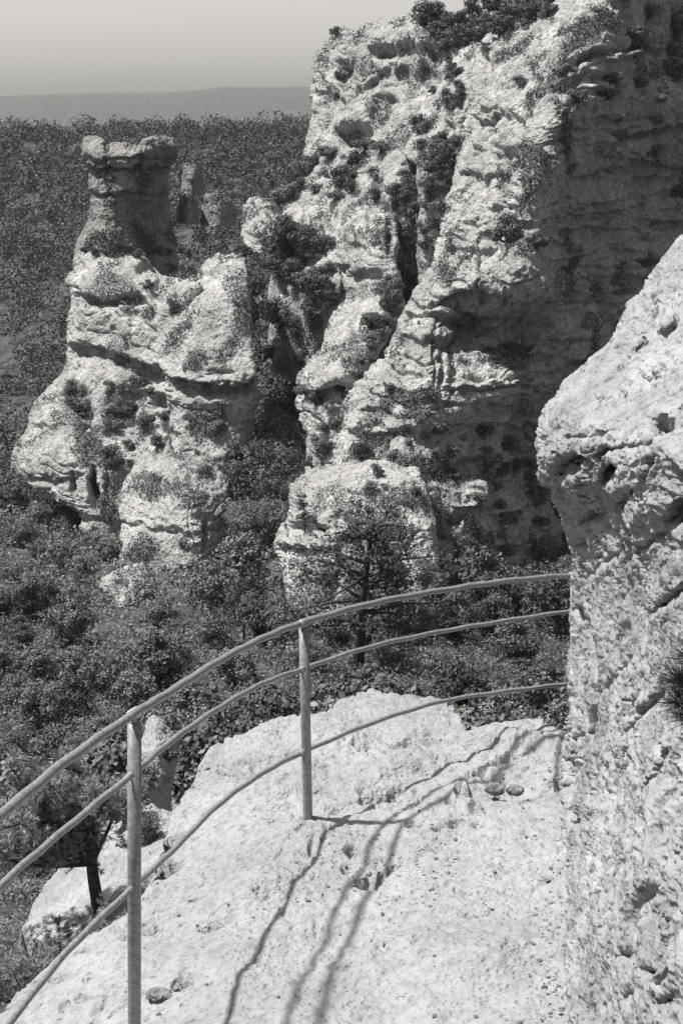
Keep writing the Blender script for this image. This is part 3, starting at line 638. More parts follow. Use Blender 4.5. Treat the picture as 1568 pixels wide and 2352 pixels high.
def bould_disp(p, s):
    # strata tilted up to the right: pits and flakes run along them
    th = math.radians(58); c, s_ = math.cos(th), math.sin(th)
    q = p/s; q = np.stack([q[:, 0]*c+q[:, 2]*s_, q[:, 1]*.7, -q[:, 0]*s_+q[:, 2]*c], 1)
    wv = np.stack([perlin(q*1.3+5), perlin(q*1.3+31), perlin(q*1.3+77)], 1)
    r = .17*fbm(q*.6, 3)+.055*fbm((q+.35*wv)*np.array([.9, 1.2, 2.4]), 5, .5, True)
    d1, d2 = worley((q+.3*wv)*np.array([1.25, 2.4, 4.0]))
    r -= .12*sstep(.36, .06, d1)*sstep(-.25, .2, perlin(q*.8+13))
    r -= .045*sstep(.06, .0, d2-d1)*sstep(.0, .3, perlin(q*1.1+3))
    r += .04*fbm((q+.2*wv)*np.array([2.2, 5, 9]), 4, .55, True)
    d1, d2 = worley((q+.1*wv)*np.array([5, 7, 9]))
    r -= .04*sstep(.44, .1, d1)*sstep(-.3, .1, perlin(q*2.1+60))
    return r*s
v = np.empty(len(bo.data.vertices)*3, np.float32); bo.data.vertices.foreach_get('co', v); v = v.reshape(-1, 3).astype(float)
nn = np.empty_like(v, dtype=np.float32).ravel(); bo.data.vertices.foreach_get('normal', nn); nn = nn.reshape(-1, 3)
v = v+nn*bould_disp(v, .42)[:, None]
bo.data.vertices.foreach_set('co', v.astype(np.float32).ravel()); bo.data.update()
tag(bo, 'tall pitted pale boulder beside the path at the right edge', 'rock')

# ================================================================== RAILING
def spline(pts, n=10):
    p = np.array(pts, float); p = np.vstack([2*p[0]-p[1], p, 2*p[-1]-p[-2]]); out = []
    for i in range(1, len(p)-2):
        for t in np.linspace(0, 1, n, endpoint=False):
            out.append(.5*((2*p[i])+(-p[i-1]+p[i+1])*t+(2*p[i-1]-5*p[i]+4*p[i+1]-p[i+2])*t*t+(-p[i-1]+3*p[i]-3*p[i+1]+p[i+2])*t**3))
    out.append(p[-2]); return np.array(out)
def tube_obj(name, pts, r, mat, parent, n=14):
    Vt, Qt, Tt = tube(pts, r, n); o = link(name, raw_mesh(name, Vt, [Qt, Tt], mat), parent); return o
rail = empty('railing', (0, 0, 0)); tag(rail, 'curving weathered pipe railing with three rails along the rock edge', 'railing')
def depth_line(x):   # distance of the railing's plane under picture column x
    return np.interp(x, [-260, 0, 308, 697, 1010, 1316, 1420], [3.05, 3.72, 4.68, 6.55, 7.32, 7.85, 7.98])
RAILS = [([(-260,2060),(0,1873),(150,1750),(308,1640),(390,1590),(500,1520),(600,1468),(697,1430),(850,1387),(1010,1357),(1160,1335),(1316,1321),(1420,1314)], .0165),
         ([(-260,2290),(0,2036),(150,1905),(308,1775),(390,1705),(500,1628),(600,1572),(697,1536),(850,1486),(1010,1451),(1160,1426),(1316,1403),(1420,1392)], .0125),
         ([(-260,2700),(20,2352),(160,2180),(308,2036),(400,1950),(500,1850),(600,1778),(697,1727),(850,1662),(1010,1612),(1160,1588),(1316,1570),(1420,1562)], .0125)]
post_tops = []
for k, (pts, r) in enumerate(RAILS):
    P = spline([px(x, y, depth_line(x)) for x, y in pts], 12); P[:, 2] += .002*np.sin(np.arange(len(P))*.9)
    if k:
        pass
    tube_obj('rail', P, r, M_PIPE, rail, 16)
def post(x, ytop, ybot, d, r, rail_ys, xb=None):
    t = px(x, ytop, d); b = px(xb or x, ybot, d); b[1] = d+.0
    o = tube_obj('post', [b+(b-t)*.12, b, (t+b)/2, t+(b-t)*.02], r, M_PIPE, rail, 18)
    for i, yy in enumerate(rail_ys):
        c = px(x+(xb-x if xb else 0)*(yy-ytop)/(ybot-ytop), yy, d); x2 = x
        q1 = px(x-14, np.interp(x-14, [p[0] for p in RAILS[i][0]], [p[1] for p in RAILS[i][0]]), depth_line(x-14))
        q2 = px(x+14, np.interp(x+14, [p[0] for p in RAILS[i][0]], [p[1] for p in RAILS[i][0]]), depth_line(x+14))
        dr = (q2-q1)/np.linalg.norm(q2-q1); rr = RAILS[i][1]
        cc = (q1+q2)/2
        tube_obj('coupling', [cc-dr*.032, cc-dr*.028, cc+dr*.028, cc+dr*.032], [rr*1.02, rr*1.28, rr*1.28, rr*1.02], M_WELD if x < 400 else M_PIPE, rail, 16)
post(309, 1644, 2420, 4.68, .0255, (1640, 1775, 2036), 309)
post(697, 1432, 1884, 6.55, .0245, (1430, 1536, 1727), 707)
post(1316, 1322, 1760, 7.85, .018, (1321, 1403, 1570), 1312)

# ---- loose stones
def stone(name, x, y, rx, ry, d, seed, label, mat=M_STONE, group=None):
    m = bpy.data.meshes.new(name); import bmesh
    bm = bmesh.new(); bmesh.ops.create_icosphere(bm, subdivisions=4, radius=1)
    for vv_ in bm.verts:
        pass
    co = np.array([q.co[:] for q in bm.verts]); s = scale_at(d)*1.0
    n = 1+.38*fbm(co*1.3+seed, 3, .6, True)+.10*fbm(co*4+seed, 3, .6, True); n = np.minimum(n, 1.08+.1*perlin(co*.8+seed*3))
    co = (co*n[:, None]+.28*np.stack([perlin(co*1.4+seed*7), perlin(co*1.4+seed*7+20), perlin(co*1.4+seed*7+40)], 1))*np.array([rx*s, (rx+ry)*.5*s, ry*s*1.15])
    for q, c in zip(bm.verts, co): q.co = c
    bm.to_mesh(m); bm.free(); m.materials.append(mat)
    for p in m.polygons: p.use_smooth = True
    o = link(name, m); o.location = px(x, y, d).tolist(); tag(o, label, 'stone', group); return o
gd = lambda x, y: float(ground_d(np.array([float(x)]), np.array([float(y)]))[0])
stone('stone', 1137, 1812, 24, 13, gd(1137, 1828), 3, 'rough grey stone on the path, left of the pair')
stone('stone', 1182, 1815, 22, 11, gd(1180, 1828), 8, 'rough grey stone on the path, right of the pair')
stone('stone', 368, 2284, 36, 12, gd(368, 2292), 15, 'flat dark stone lying beside the first railing post')

# ---- grit and small broken stones lying in the hollows of the path
rg = np.random.default_rng(21); gx = []; 
for _ in range(750):
    m = rg.random()
    if m < .35: gx.append((1292-abs(rg.normal())*45, rg.uniform(1750, 2400)))
    elif m < .7: gx.append((rg.normal(900, 130), rg.normal(1990, 60)))
    else: gx.append((rg.uniform(250, 1290), rg.uniform(1700, 2360)))
bpy.context.view_layer.update(); dgr = bpy.context.evaluated_depsgraph_get()
ico = np.array([(0,0,1),(.89,0,.45),(.28,.85,.45),(-.72,.53,.45),(-.72,-.53,.45),(.28,-.85,.45),(.72,.53,-.45),(-.28,.85,-.45),(-.89,0,-.45),(-.28,-.85,-.45),(.72,-.53,-.45),(0,0,-1)])
icf = np.array([(0,1,2),(0,2,3),(0,3,4),(0,4,5),(0,5,1),(1,6,2),(2,7,3),(3,8,4),(4,9,5),(5,10,1),(6,7,2),(7,8,3),(8,9,4),(9,10,5),(10,6,1),(11,7,6),(11,8,7),(11,9,8),(11,10,9),(11,6,10)])
GV, GF = [], []
for x, y in gx:
    ok, loc, n, i, ob, m = S.ray_cast(dgr, Vector((0, 0, 0)), ray(x, y))
    if not ok or ob.name != 'footpath_rock': continue
    sz_ = .0035+.010*rg.random()**4
    GF.append(icf+12*len(GV)); GV.append(ico*rg.uniform(.6, 1.25, (12, 1))*rg.uniform(.6, 1.3, 3)*np.array([1, 1, .6])*sz_+np.array(loc)+np.array([0, 0, sz_*.25]))
gr_ = link('gravel', raw_mesh('gravel', np.vstack(GV), np.vstack(GF), M_STONE, False)); tag(gr_, kind='stuff')

# ================================================================== PLANTS
dg_ = bpy.context.evaluated_depsgraph_get(); bpy.context.view_layer.update(); dg_ = bpy.context.evaluated_depsgraph_get()
def hit(x, y):
    o_ = Vector((0, 0, 0)); r_ = ray(x, y)
    for _ in range(8):
        ok, loc, n, i, ob, m = S.ray_cast(dg_, o_, r_)
        if not ok: return None
        if ob.parent is rail: o_ = loc+r_*.03; continue
        return (loc, n, ob.name)
def inpoly(x, y, P):
    c = False; j = len(P)-1
    for i in range(len(P)):
        if (P[i][1] > y) != (P[j][1] > y) and x < (P[j][0]-P[i][0])*(y-P[i][1])/(P[j][1]-P[i][1])+P[i][0]: c = not c
        j = i
    return c
def scatter(poly, n, sep, seed):
    r = random.Random(seed); out = []; xs_ = [p[0] for p in poly]; ys_ = [p[1] for p in poly]; k = 0
    while len(out) < n and k < n*60:
        k += 1; x = r.uniform(min(xs_), max(xs_)); y = r.uniform(min(ys_), max(ys_))
        if inpoly(x, y, poly) and all((x-a)**2+(y-b)**2 > sep*sep for a, b in out): out.append((x, y))
    return sorted(out, key=lambda q: q[1])
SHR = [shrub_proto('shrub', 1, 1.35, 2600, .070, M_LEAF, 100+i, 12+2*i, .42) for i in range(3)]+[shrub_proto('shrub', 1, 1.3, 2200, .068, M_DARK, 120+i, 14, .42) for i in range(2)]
TRE = [shrub_proto('tree', 1, 1.7, 6500, .050, M_LEAF, 200+i, 26, .36, r0=.06, lift=.0) for i in range(2)]+[shrub_proto('tree', 1, 1.8, 6500, .050, M_DARK, 220+i, 26, .36, r0=.06, lift=.0) for i in range(2)]
PIN = [pine_proto(2.4, 1.0, 6500, .034, M_PINE, 300+i, 9, .06) for i in range(3)]
BIG = [shrub_proto('tree', 1, 1.75, 14000, .026, m, 240+i, 34, .33, r0=.06) for i, m in enumerate((M_LEAF, M_DARK))]
NS = {'shrub': 0, 'tree': 0, 'pine_tree': 0}
def put(kind, x, y, hw, label, group, protos, rr=random, sink=.15, sz=None, parts=True):
    """a plant whose foot is seen at (x, y); hw: half-width in picture units"""
    h_ = hit(x, y)
    if not h_ or h_[0].y > 420 or h_[2] in ('footpath_rock', 'boulder'): return None
    loc = h_[0]; sc = hw*scale_at(loc.y)
    NS[kind] += 1
    p = rr.choice(protos)
    loc = loc+Vector((0, .25*sc, -sink*sc))
    cat = {'shrub': 'shrub', 'tree': 'tree', 'pine_tree': 'pine tree'}[kind]
    return place(p, kind, tuple(loc), sc, rr.uniform(0, 6.28), label, cat, group, parts, sz or rr.uniform(.8, 1.2), rr.uniform(-.12, .12))
def region(kind, poly, n, sep, hw, label, group, protos, seed, **k):
    r = random.Random(seed+1)
    for x, y in scatter(poly, n, sep, seed):
        if (205 < x < 365 and 1295 < y < 1560) or (630 < x < 760 and 1130 < y < 1400 and kind == 'tree') or (262 < x < 540 and 1200 < y < 1400): continue
        put(kind, x, y, r.uniform(*hw), label, group, protos, r, **k)
DK = SHR[3:]; LT = SHR[:3]
# gully
G1 = [(572,600),(640,570),(700,560),(780,640),(765,700),(735,790),(690,830),(678,920),(690,1000),(660,1100),(640,1230),(600,1300),(548,1260),(540,1180),(600,1060),(602,920),(590,850),(572,740)]
region('tree', G1, 26, 34, (34, 58), 'dark bushy tree growing in the gully right of the broad slab', 'trees in the gully', TRE[1:], 11)
region('shrub', G1, 12, 30, (20, 34), 'small shrub among the trees of the gully right of the broad slab', 'shrubs in the gully', SHR, 12)
# valley in front of the cliffs
V1 = [(0,1500),(120,1430),(225,1500),(350,1470),(330,1380),(560,1310),(650,1320),(760,1400),(1000,1380),(1310,1370),(1310,1700),(1080,1660),(850,1620),(690,1640),(540,1700),(440,1800),(380,1880),(330,1960),(0,2050)]
region('tree', V1, 62, 62, (50, 88), 'rounded bushy tree on the valley slope beyond the railing', 'trees beyond the railing', TRE, 21)
region('shrub', V1, 14, 60, (24, 44), 'low leafy shrub on the valley slope beyond the railing', 'shrubs beyond the railing', SHR, 22)
V2 = [(0,1130),(60,1130),(160,1185),(270,1270),(262,1310),(230,1340),(220,1460),(120,1450),(0,1520)]
region('tree', V2, 12, 52, (36, 56), 'rounded tree on the slope left of the lower front slab', 'trees left of the lower slab', TRE, 31)
region('shrub', V2, 20, 34, (18, 34), 'leafy shrub on the slope left of the lower front slab', 'shrubs left of the lower slab', SHR, 32)
# feet of slabs
region('shrub', [(262,1290),(560,1290),(640,1340),(560,1420),(360,1400),(330,1330)], 16, 32, (22, 40), 'shrub at the foot of the lower front slab', 'shrubs at the foot of the lower slab', SHR, 41)
region('shrub', [(640,1290),(760,1290),(820,1200),(1000,1180),(1290,1300),(1300,1380),(1000,1390),(760,1420),(640,1350)], 20, 40, (24, 44), 'shrub at the foot of the great cliff behind the railing', 'shrubs at the cliff foot', SHR, 42)
# the strip between pinnacle, nose and great cliff
region('shrub', [(905,450),(1030,430),(1010,540),(950,650),(930,700),(880,790),(820,870),(850,760),(890,700),(935,640)], 24, 28, (20, 36), 'shrub rooted in the cleft left of the great cliff', 'shrubs in the cleft', SHR, 51)
region('shrub', [(700,900),(780,950),(770,1050),(690,1095),(660,1080),(690,1000)], 12, 26, (20, 34), 'shrub under the blunt rock nose', 'shrubs under the nose', SHR, 52)
region('shrub', [(600,450),(700,400),(720,350),(880,350),(860,430),(830,450),(760,470),(640,480)], 18, 26, (18, 34), 'shrub crowning the knobbly outcrop', 'shrubs on the outcrop', SHR, 53)
region('shrub', [(600,560),(760,580),(790,660),(640,640),(575,600)], 12, 26, (20, 34), 'shrub below the knobbly outcrop', 'shrubs below the outcrop', SHR, 54)
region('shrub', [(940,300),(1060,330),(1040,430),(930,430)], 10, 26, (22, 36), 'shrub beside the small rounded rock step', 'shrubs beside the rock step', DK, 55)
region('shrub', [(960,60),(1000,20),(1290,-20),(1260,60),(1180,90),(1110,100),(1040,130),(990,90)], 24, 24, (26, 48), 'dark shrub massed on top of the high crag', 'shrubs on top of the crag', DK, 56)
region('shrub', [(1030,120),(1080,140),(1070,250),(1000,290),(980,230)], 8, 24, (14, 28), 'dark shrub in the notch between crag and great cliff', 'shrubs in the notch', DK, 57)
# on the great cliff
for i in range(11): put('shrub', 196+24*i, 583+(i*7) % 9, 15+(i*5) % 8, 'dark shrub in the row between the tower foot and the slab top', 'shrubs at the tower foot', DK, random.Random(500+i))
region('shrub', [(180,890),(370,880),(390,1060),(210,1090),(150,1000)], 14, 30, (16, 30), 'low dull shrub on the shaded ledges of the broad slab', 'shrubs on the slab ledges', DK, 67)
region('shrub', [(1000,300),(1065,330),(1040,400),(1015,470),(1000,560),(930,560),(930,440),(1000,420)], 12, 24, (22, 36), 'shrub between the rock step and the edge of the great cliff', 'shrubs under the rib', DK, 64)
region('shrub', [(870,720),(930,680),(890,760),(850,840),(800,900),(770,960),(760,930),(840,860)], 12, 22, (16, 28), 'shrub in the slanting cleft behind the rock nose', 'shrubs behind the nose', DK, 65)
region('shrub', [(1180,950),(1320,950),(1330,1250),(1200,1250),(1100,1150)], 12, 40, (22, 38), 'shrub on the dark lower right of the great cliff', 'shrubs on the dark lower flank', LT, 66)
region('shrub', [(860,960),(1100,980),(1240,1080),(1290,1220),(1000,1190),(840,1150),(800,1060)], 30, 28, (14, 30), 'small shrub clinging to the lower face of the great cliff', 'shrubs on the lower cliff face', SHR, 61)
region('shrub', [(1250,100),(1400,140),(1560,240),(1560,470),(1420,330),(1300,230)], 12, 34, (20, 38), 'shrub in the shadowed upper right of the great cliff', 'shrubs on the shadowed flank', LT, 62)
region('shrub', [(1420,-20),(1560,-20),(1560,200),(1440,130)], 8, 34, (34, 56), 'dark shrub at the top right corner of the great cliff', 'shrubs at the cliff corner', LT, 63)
for i, (x, y, hw, lb) in enumerate([
    (773,86,20,'tiny dark shrub leaning out from the left tip of the high crag'), (735,128,10,'tuft of leaves on the outer edge of the high crag above the cave'),
    (790,185,26,'leafy shrub on the sunlit face of the high crag, above the cave'), (880,125,22,'dark shrub under the top ledge of the high crag'),
    (1165,565,52,'wide dark shrub jutting from the middle of the great cliff'), (1230,575,34,'second shrub jutting from the middle of the great cliff, nearer its shadowed flank'),
    (1195,200,22,'shrub in a hollow high on the great cliff'), (1120,120,22,'shrub at the left shoulder of the great cliff top'),
    (170,905,30,'shrub on the shoulder of the broad slab'), (195,960,36,'dark shrub tucked in a hollow at the left of the broad slab'), (258,1080,44,'wide shrub on the lower ledge of the broad slab'),
    (402,722,20,'small shrub in a pit in the middle of the broad slab'), (340,665,18,'small shrub under the cap of the broad slab'), (430,632,24,'dark shrub in the notch on top of the broad slab'), (392,628,18,'low shrub left in the notch on top of the broad slab'),
    (500,1010,34,'shrub on the right shoulder of the broad slab'), (440,985,28,'shrub above the three-pointed lower slab'), (540,1060,40,'leafy shrub right of the three-pointed lower slab'), (470,1095,22,'dark shrub between the points of the lower slab'),
    (340,985,30,'dull shrub in the shaded hollow of the broad slab'), (290,960,30,'dull shrub under the long overhang of the broad slab'),
    (812,332,34,'dark shrub filling the mouth of the cave in the high crag'), (796,318,30,'leafy shrub added to darken the left end of the crag cave'), (834,312,28,'dark shrub added to darken the right end of the crag cave'), (240,335,9,'tiny dark shrub in the cleft of the tower cap'), (30,1170,40,'dark tree-like shrub at the left edge below the broad slab'), (560,590,24,'dark shrub behind the right corner of the broad slab'),  # the shrubs at both cave ends are added to darken its hollow
    (830,1060,34,'shrub half way up the sunlit foot of the great cliff'), (900,905,20,'small shrub above the sunlit foot of the great cliff'), (1190,1380,60,'sprawling shrub showing over the top rail near the boulder'), (870,470,30,'shrub behind the slender pinnacle'), (800,420,30,'shrub left of the slender pinnacle top')]):
    put('shrub', x, y, hw, lb, None, SHR if i % 2 else DK, random.Random(i))
def stand(kind, x, ytop, d, label, group, protos, rr, parts=True, hmax=4.5):
    """a plant d metres away whose top is seen at (x, ytop) and whose foot is hidden lower down"""
    p = px(x, ytop, d)
    ok, loc, n, i, ob, m = S.ray_cast(dg_, Vector((p[0], p[1], p[2]+3)), Vector((0, 0, -1)))
    if not ok: return
    h = p[2]-loc.z
    if h < .5: return
    h = min(h, hmax); pr = rr.choice(protos); sc = h/2.25
    cat = {'shrub': 'shrub', 'tree': 'tree', 'pine_tree': 'pine tree'}[kind]; NS[kind] += 1
    return place(pr, kind, (p[0], p[1], loc.z-.1*sc), sc, rr.uniform(0, 6.28), label, cat, group, parts, 1.0, rr.uniform(-.1, .1))
rr = random.Random(77)
for x, y, d in [(640,640,100),(690,655,99),(735,665,98),(705,715,97),(745,720,95),(655,720,99),(690,790,94),(640,800,96),(640,960,80),(685,1040,78),(610,1010,80),(600,920,79),(630,1090,74),(575,1100,74),(660,880,84)]:
    stand('tree', x, y, d, 'dark tree crowding the top of the gully between slab and nose', 'trees at the head of the gully', BIG, rr, hmax=7)
for (xa, xb, ya, yb, da, db, n) in [(700,1320,1560,1640,13,19,13), (720,1320,1480,1600,19,30,16), (420,700,1600,1760,14,20,7), (380,720,1520,1640,20,32,12), (0,420,1600,1760,16,30,14)]:
    for i in range(n):
        x = xa+(xb-xa)*(i+rr.uniform(.1, .9))/n
        stand('tree', x, rr.uniform(ya, yb), rr.uniform(da, db), 'leafy tree rising from the drop just behind the rock edge', 'trees rising behind the rock edge', TRE, rr)
# named trees
for i, (x, y, hw, lb, pr) in enumerate([
    (700,1230,40,'low wind-swept pine left of the pale buttress', PIN),
    (702,250,18,'dark tree at the left foot of the high crag', PIN), (560,1480,60,'spreading pine among bushes left of the second post', PIN)]):
    put('pine_tree' if pr is PIN else 'tree', x, y, hw, lb, None, pr, random.Random(90+i), sz=1.1)

stand('pine_tree', 824, 1160, 44, 'flat-branched pine standing before the sunlit foot of the great cliff', None, [pine_proto(2.25, 1.45, 8000, .034, M_PINE, 350, 9, .08, .3)], random.Random(3), hmax=9)
# ---- far wood: one mass nobody could count
rng = np.random.default_rng(5)
tv = np.empty(len(ter.data.vertices)*3, np.float32); ter.data.vertices.foreach_get('co', tv); tv = tv.reshape(-1, 3).astype(float)
ang = tv[:, 0]/tv[:, 1]
ok = (tv[:, 1] > 88) & (tv[:, 1] < 380) & (ang > -.42) & (ang < .30)
cand = tv[ok]; wgt = cand[:, 1]**2; idx = rng.choice(len(cand), 4200, p=wgt/wgt.sum())
c = cand[idx]+rng.normal(size=(4200, 3))*np.array([.8, .8, 0]); R_ = rng.uniform(.9, 2.5, len(c))*(1+.35*(rng.random(len(c)) > .93))
m_ = 170; k = np.repeat(np.arange(len(c)), m_); d = rng.normal(size=(len(k), 3)); d[:, 2] = d[:, 2]*.9+.35; d /= np.linalg.norm(d, axis=1)[:, None]
lob = rng.normal(size=(len(c), 5, 3))*.38; lk = rng.integers(0, 5, len(k))
p = c[k]+(lob[k, lk]*R_[k, None])+d*R_[k, None]*np.array([.6, .6, .62])+np.array([0, 0, .75])*R_[k, None]
v_, f_ = leaf_quads(p, d+rng.normal(size=d.shape)*.5, .15*R_[k]**.5*np.sqrt(c[k, 1]/200), rng)
tone = np.clip(.25+.35*rng.random(len(c))[k]+.6*perlin(c/22)[k]+.2*rng.normal(size=len(k)), 0, 1)
fw = link('far_woodland', raw_mesh('far_woodland', v_, f_, M_FARW, False, tone)); tag(fw, kind='stuff')
# ---- undergrowth filling the valley between the trees
ok = (tv[:, 1] > 13) & (tv[:, 1] < 110) & (np.abs(ang) < .36)
cand = tv[ok]; wgt = cand[:, 1]**1.3; idx = rng.choice(len(cand), 5200, p=wgt/wgt.sum())
c = cand[idx]+rng.normal(size=(5200, 3))*np.array([.3, .3, 0])
tt = c[:, 1]*CP-c[:, 2]*SP; ux = 784+F*c[:, 0]/tt; uy = 1176-F*(c[:, 1]*SP+c[:, 2]*CP)/tt
c = c[~(((ux > 205) & (ux < 370) & (uy > 1290) & (uy < 1490)) | ((ux > 255) & (ux < 550) & (uy > 1190) & (uy < 1380)))]; R_ = rng.uniform(.2, .48, len(c))*(.35+c[:, 1]/70); m_ = 90
k = np.repeat(np.arange(len(c)), m_); d = rng.normal(size=(len(k), 3)); d[:, 2] = d[:, 2]*.9+.35; d /= np.linalg.norm(d, axis=1)[:, None]
lob = rng.normal(size=(len(c), 6, 3))*.5; lk = rng.integers(0, 6, len(k))
p = c[k]+(lob[k, lk]*R_[k, None]*np.array([1, 1, .5]))+d*R_[k, None]*.55+np.array([0, 0, .5])*R_[k, None]
v_, f_ = leaf_quads(p, d+rng.normal(size=d.shape)*.5, .085*R_[k]**.8, rng)
tone = np.clip(.2+.4*rng.random(len(c))[k]+.4*perlin(c/5)[k]+.2*rng.normal(size=len(k)), 0, 1)
ug = link('undergrowth', raw_mesh('undergrowth', v_, f_, M_DARK, False, tone)); tag(ug, kind='stuff')
# ---- scrub and ivy mottling the ledges of the rocks, and undergrowth on the valley floor
pp, nn_, ss = [], [], []
for o in ROCKS:
    fv, fn, f2 = o_front[o.name]
    near_r = fv[:, 1].mean()
    if near_r < 20: continue
    g = 1.25*perlin(fv/2.4+50)+.25*perlin(fv/.8+9)+.5*fn[:, 2]
    thr = .58 if near_r < 125 else .55
    cnd = np.where((g > thr))[0]
    if not len(cnd): continue
    pick = rng.choice(cnd, min(len(cnd), int(len(cnd)*.30)), replace=False)
    pp.append(fv[pick]); nn_.append(fn[pick]); ss.append(np.full(len(pick), .0011*near_r))
ok = (tv[:, 1] > 9) & (tv[:, 1] < 140) & (np.abs(ang) < .34)
cand = tv[ok]; ii = rng.choice(len(cand), 60000); pt = cand[ii]+rng.normal(size=(60000, 3))*np.array([.3, .3, 0])
pp.append(pt); nn_.append(np.tile([0, -.3, 1.], (60000, 1))); ss.append(.0019*pt[:, 1])
c = np.vstack(pp); n_ = np.vstack(nn_); s_ = np.concatenate(ss); rep = 4; nrock = sum(len(a) for a in pp[:-1])*4
c = np.repeat(c, rep, 0); n_ = np.repeat(n_, rep, 0); s_ = np.repeat(s_, rep)
c = c+n_*(s_*rng.uniform(.2, 2.2, len(c)))[:, None]+rng.normal(size=c.shape)*(s_*1.2)[:, None]
v_, f_ = leaf_quads(c, n_+rng.normal(size=c.shape)*.7, s_*.75, rng)
tn_ = np.clip(.35+.3*rng.normal(size=len(c)), 0, 1)
gcov = link('ground_cover', raw_mesh('ground_cover', v_[nrock*4:], f_[nrock:]-nrock*4, M_LEAF, False, tn_[nrock:])); tag(gcov, kind='stuff')
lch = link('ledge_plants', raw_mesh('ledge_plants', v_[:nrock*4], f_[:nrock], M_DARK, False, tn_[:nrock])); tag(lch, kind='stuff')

# ---- near pines: needles modelled one by one
def needles(cents, dirs, ln, r, per, rng, spread=.8):
    """tufts of needles: each needle a slim tapering two-sided blade with a fold"""
    n = len(cents); k = np.repeat(np.arange(n), per)
    d = dirs[k]/np.linalg.norm(dirs[k], axis=1)[:, None]+rng.normal(size=(n*per, 3))*spread*.5; d /= np.linalg.norm(d, axis=1)[:, None]
    L = ln*rng.uniform(.6, 1.15, n*per)
    a = cents[k]; m = a+d*(L*.5)[:, None]; e = a+d*L[:, None]+np.array([0, 0, .06])*L[:, None]
    t = np.cross(d, rng.normal(size=d.shape)); t /= np.linalg.norm(t, axis=1)[:, None]
    u = np.cross(d, t)
    rr = r*np.ones(n*per)[:, None]
    V = np.stack([a+t*rr, a-t*rr, a+u*rr, m+t*rr, m-t*rr, m+u*rr, e], 1).reshape(-1, 3)
    b = (np.arange(n*per)*7)[:, None]
    Qn = np.concatenate([b+np.array([[0, 1, 4, 3]]), b+np.array([[1, 2, 5, 4]]), b+np.array([[2, 0, 3, 5]])]); Tn = np.concatenate([b+np.array([[3, 4, 6]]), b+np.array([[4, 5, 6]]), b+np.array([[5, 3, 6]])])
    tone = np.clip(.5+.25*rng.normal(size=n), 0, 1)[k]
    return V, Qn, Tn, np.concatenate([np.tile(tone, 3), np.tile(tone, 3)])
def near_pine(label, foot, trunk_pts, limbs_, tuft_n, ln, r, per, seed, tr=.03, spread=.9):
    rng = np.random.default_rng(seed); root = empty('pine_tree', tuple(foot)); tag(root, label, 'pine tree')
    off = np.array(foot); parts = [tube(spline(np.array(trunk_pts)-off, 6), np.linspace(tr*1.2, tr*.6, 6*(len(trunk_pts)-1)+1), 9)]
    C_, D_ = [], []
    for lp in limbs_:
        L = spline(np.array(lp)-off, 6); n = len(L); parts.append(tube(L, np.linspace(tr*.42, tr*.12, n), 6))
        for _ in range(9):
            i = rng.integers(n//3, n); s0 = L[i]; d = rng.normal(size=3)*np.array([1, 1, .7])+np.array([0, 0, .35]); d /= np.linalg.norm(d)
            ll = rng.uniform(.10, .24)*ln*16; tw = spline([s0, s0+d*ll*.5+rng.normal(size=3)*.012, s0+d*ll], 4); parts.append(tube(tw, np.linspace(tr*.10, tr*.05, len(tw)), 4))
            q = tw[rng.integers(1, len(tw), tuft_n)]+rng.normal(size=(tuft_n, 3))*.018
            C_.append(q); D_.append(np.tile(d, (tuft_n, 1))+rng.normal(size=(tuft_n, 3))*.7+np.array([0, 0, .4]))
    V, FF = join(parts); link('trunk', raw_mesh('trunk', V, FF, M_BARK), root)
    Vn, Qn, Tn, tn = needles(np.vstack(C_), np.vstack(D_), ln, r, per, rng, spread)
    link('crown', raw_mesh('crown', Vn, [Qn, Tn], M_NEARLEAF, False, tn), root)
    return root
rp = random.Random(4)
d0 = 7.2
tp = [px(232,2110,d0), px(222,2060,d0), px(212,1990,d0), px(214,1920,d0), px(232,1860,d0+.05), px(250,1800,d0+.1)]
lm = []
for i in range(34):
    s0 = px(*rp.choice([(212,1985),(213,1950),(215,1915),(228,1870),(240,1835),(250,1800)]), d0+.03)
    ex, ey = rp.choice([(-20,1800),(40,1760),(110,1750),(170,1745),(240,1720),(300,1750),(0,1900),(60,1880),(120,1850),(-60,1950),(30,1980),(100,1940),(140,1890),(180,1820),(60,1830),(280,1820),(-80,1850),(10,2030)])
    e = px(ex+rp.uniform(-30, 30), ey+rp.uniform(-20, 20), d0+rp.uniform(-.5, .6)); m = (s0+e)/2+np.array([rp.uniform(-.04, .04), 0, rp.uniform(-.08, .03)])
    lm.append([s0, m, e])
lm.append([px(212,1985,d0), px(185,1962,d0-.05), px(145,1930,d0-.1)])
near_pine('small dark-trunked pine at the lower left, behind the first railing post', tp[0], tp, lm, 14, .042, .0017, 12, 61, tr=.034)
lm = []; f0 = px(40,2330,6.2)
for i in range(26):
    e = px(rp.uniform(-120, 290), rp.uniform(2080, 2260), rp.uniform(6.1, 7.2)); s0 = px(min(max((e[0]/e[1])*2600+784, 0), 240)*.8, 2300, 6.4)
    lm.append([s0, (s0+e)/2+np.array([0, 0, -.03]), e])
near_pine('low sprawling pine scrub at the bottom left corner under the rails', f0, [f0-np.array([0, 0, .1]), f0+np.array([.03, .1, .02]), f0+np.array([.1, .2, .04])], lm, 12, .040, .0017, 12, 62, tr=.02)
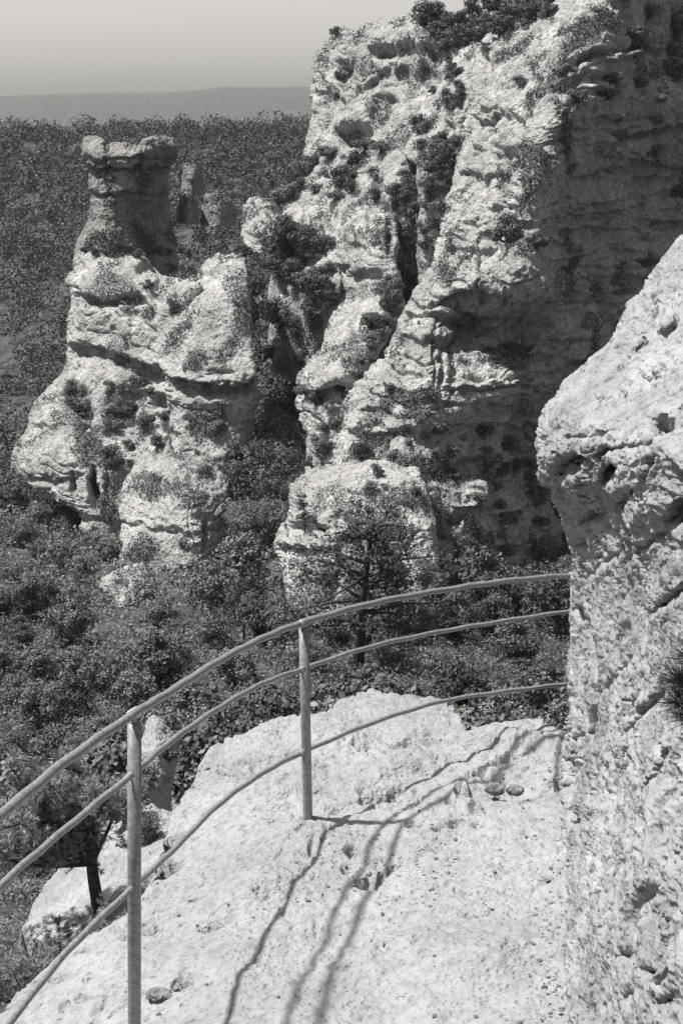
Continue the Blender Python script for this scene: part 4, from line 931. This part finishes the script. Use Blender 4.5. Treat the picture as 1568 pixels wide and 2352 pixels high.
# the spray of long needles reaching in at the right edge
bq = [px(1900,1700,3.5), px(1720,1660,3.45), px(1640,1625,3.4), px(1590,1590,3.35), px(1560,1560,3.3)]
L2 = [[bq[1], px(1640,1560,3.35), px(1580,1510,3.25)], [bq[2], px(1600,1625,3.3), px(1552,1612,3.2)], [bq[2], px(1620,1650,3.35), px(1575,1640,3.3)], [bq[1], px(1660,1590,3.4), px(1610,1540,3.3)], [bq[1], px(1650,1500,3.4), px(1600,1480,3.35)]]
rng = np.random.default_rng(9); root = empty('pine_branch', tuple(bq[0])); tag(root, 'spray of long dark pine needles reaching in at the right edge before the boulder', 'pine branch')
parts = [tube(spline(bq, 6)-bq[0], np.linspace(.012, .004, 25), 7)]; C_, D_ = [], []
for L in L2+[bq[1:]]:
    P_ = spline(L, 8); parts.append(tube(P_-bq[0], np.linspace(.006, .003, len(P_)), 6)); dr = P_[-1]-P_[0]; dr /= np.linalg.norm(dr)
    for i in range(len(P_)//3, len(P_)):
        C_.append(P_[i]-bq[0]); D_.append(dr*1.2)
V, FF = join(parts); link('twig', raw_mesh('twig', V, FF, M_BARK), root)
Vn, Qn, Tn, tn = needles(np.array(C_), np.array(D_), .085, .0011, 22, rng, 1.3)
link('needles', raw_mesh('needles', Vn, [Qn, Tn], M_PINE, False, tn), root)
print('PLANTS', NS)

# ------------------------------------------------------------------ haze: one even box of air
hv = np.array([(x, y, z) for x in (-3600, 3600) for y in (-60, 3450) for z in (-900, 220)], float)
hq = np.array([(0,1,3,2),(4,6,7,5),(0,4,5,1),(2,3,7,6),(0,2,6,4),(1,5,7,3)])
hm = bpy.data.materials.new('air'); hm.use_nodes = True; t_ = hm.node_tree; t_.nodes.clear()
ho = t_.nodes.new('ShaderNodeOutputMaterial'); pv = t_.nodes.new('ShaderNodeVolumePrincipled')
pv.inputs['Color'].default_value = (1, .985, .965, 1); pv.inputs['Density'].default_value = .0001; pv.inputs['Anisotropy'].default_value = .0
t_.links.new(pv.outputs[0], ho.inputs['Volume'])
hz = link('haze', raw_mesh('haze', hv, hq, hm, False)); tag(hz, kind='stuff')
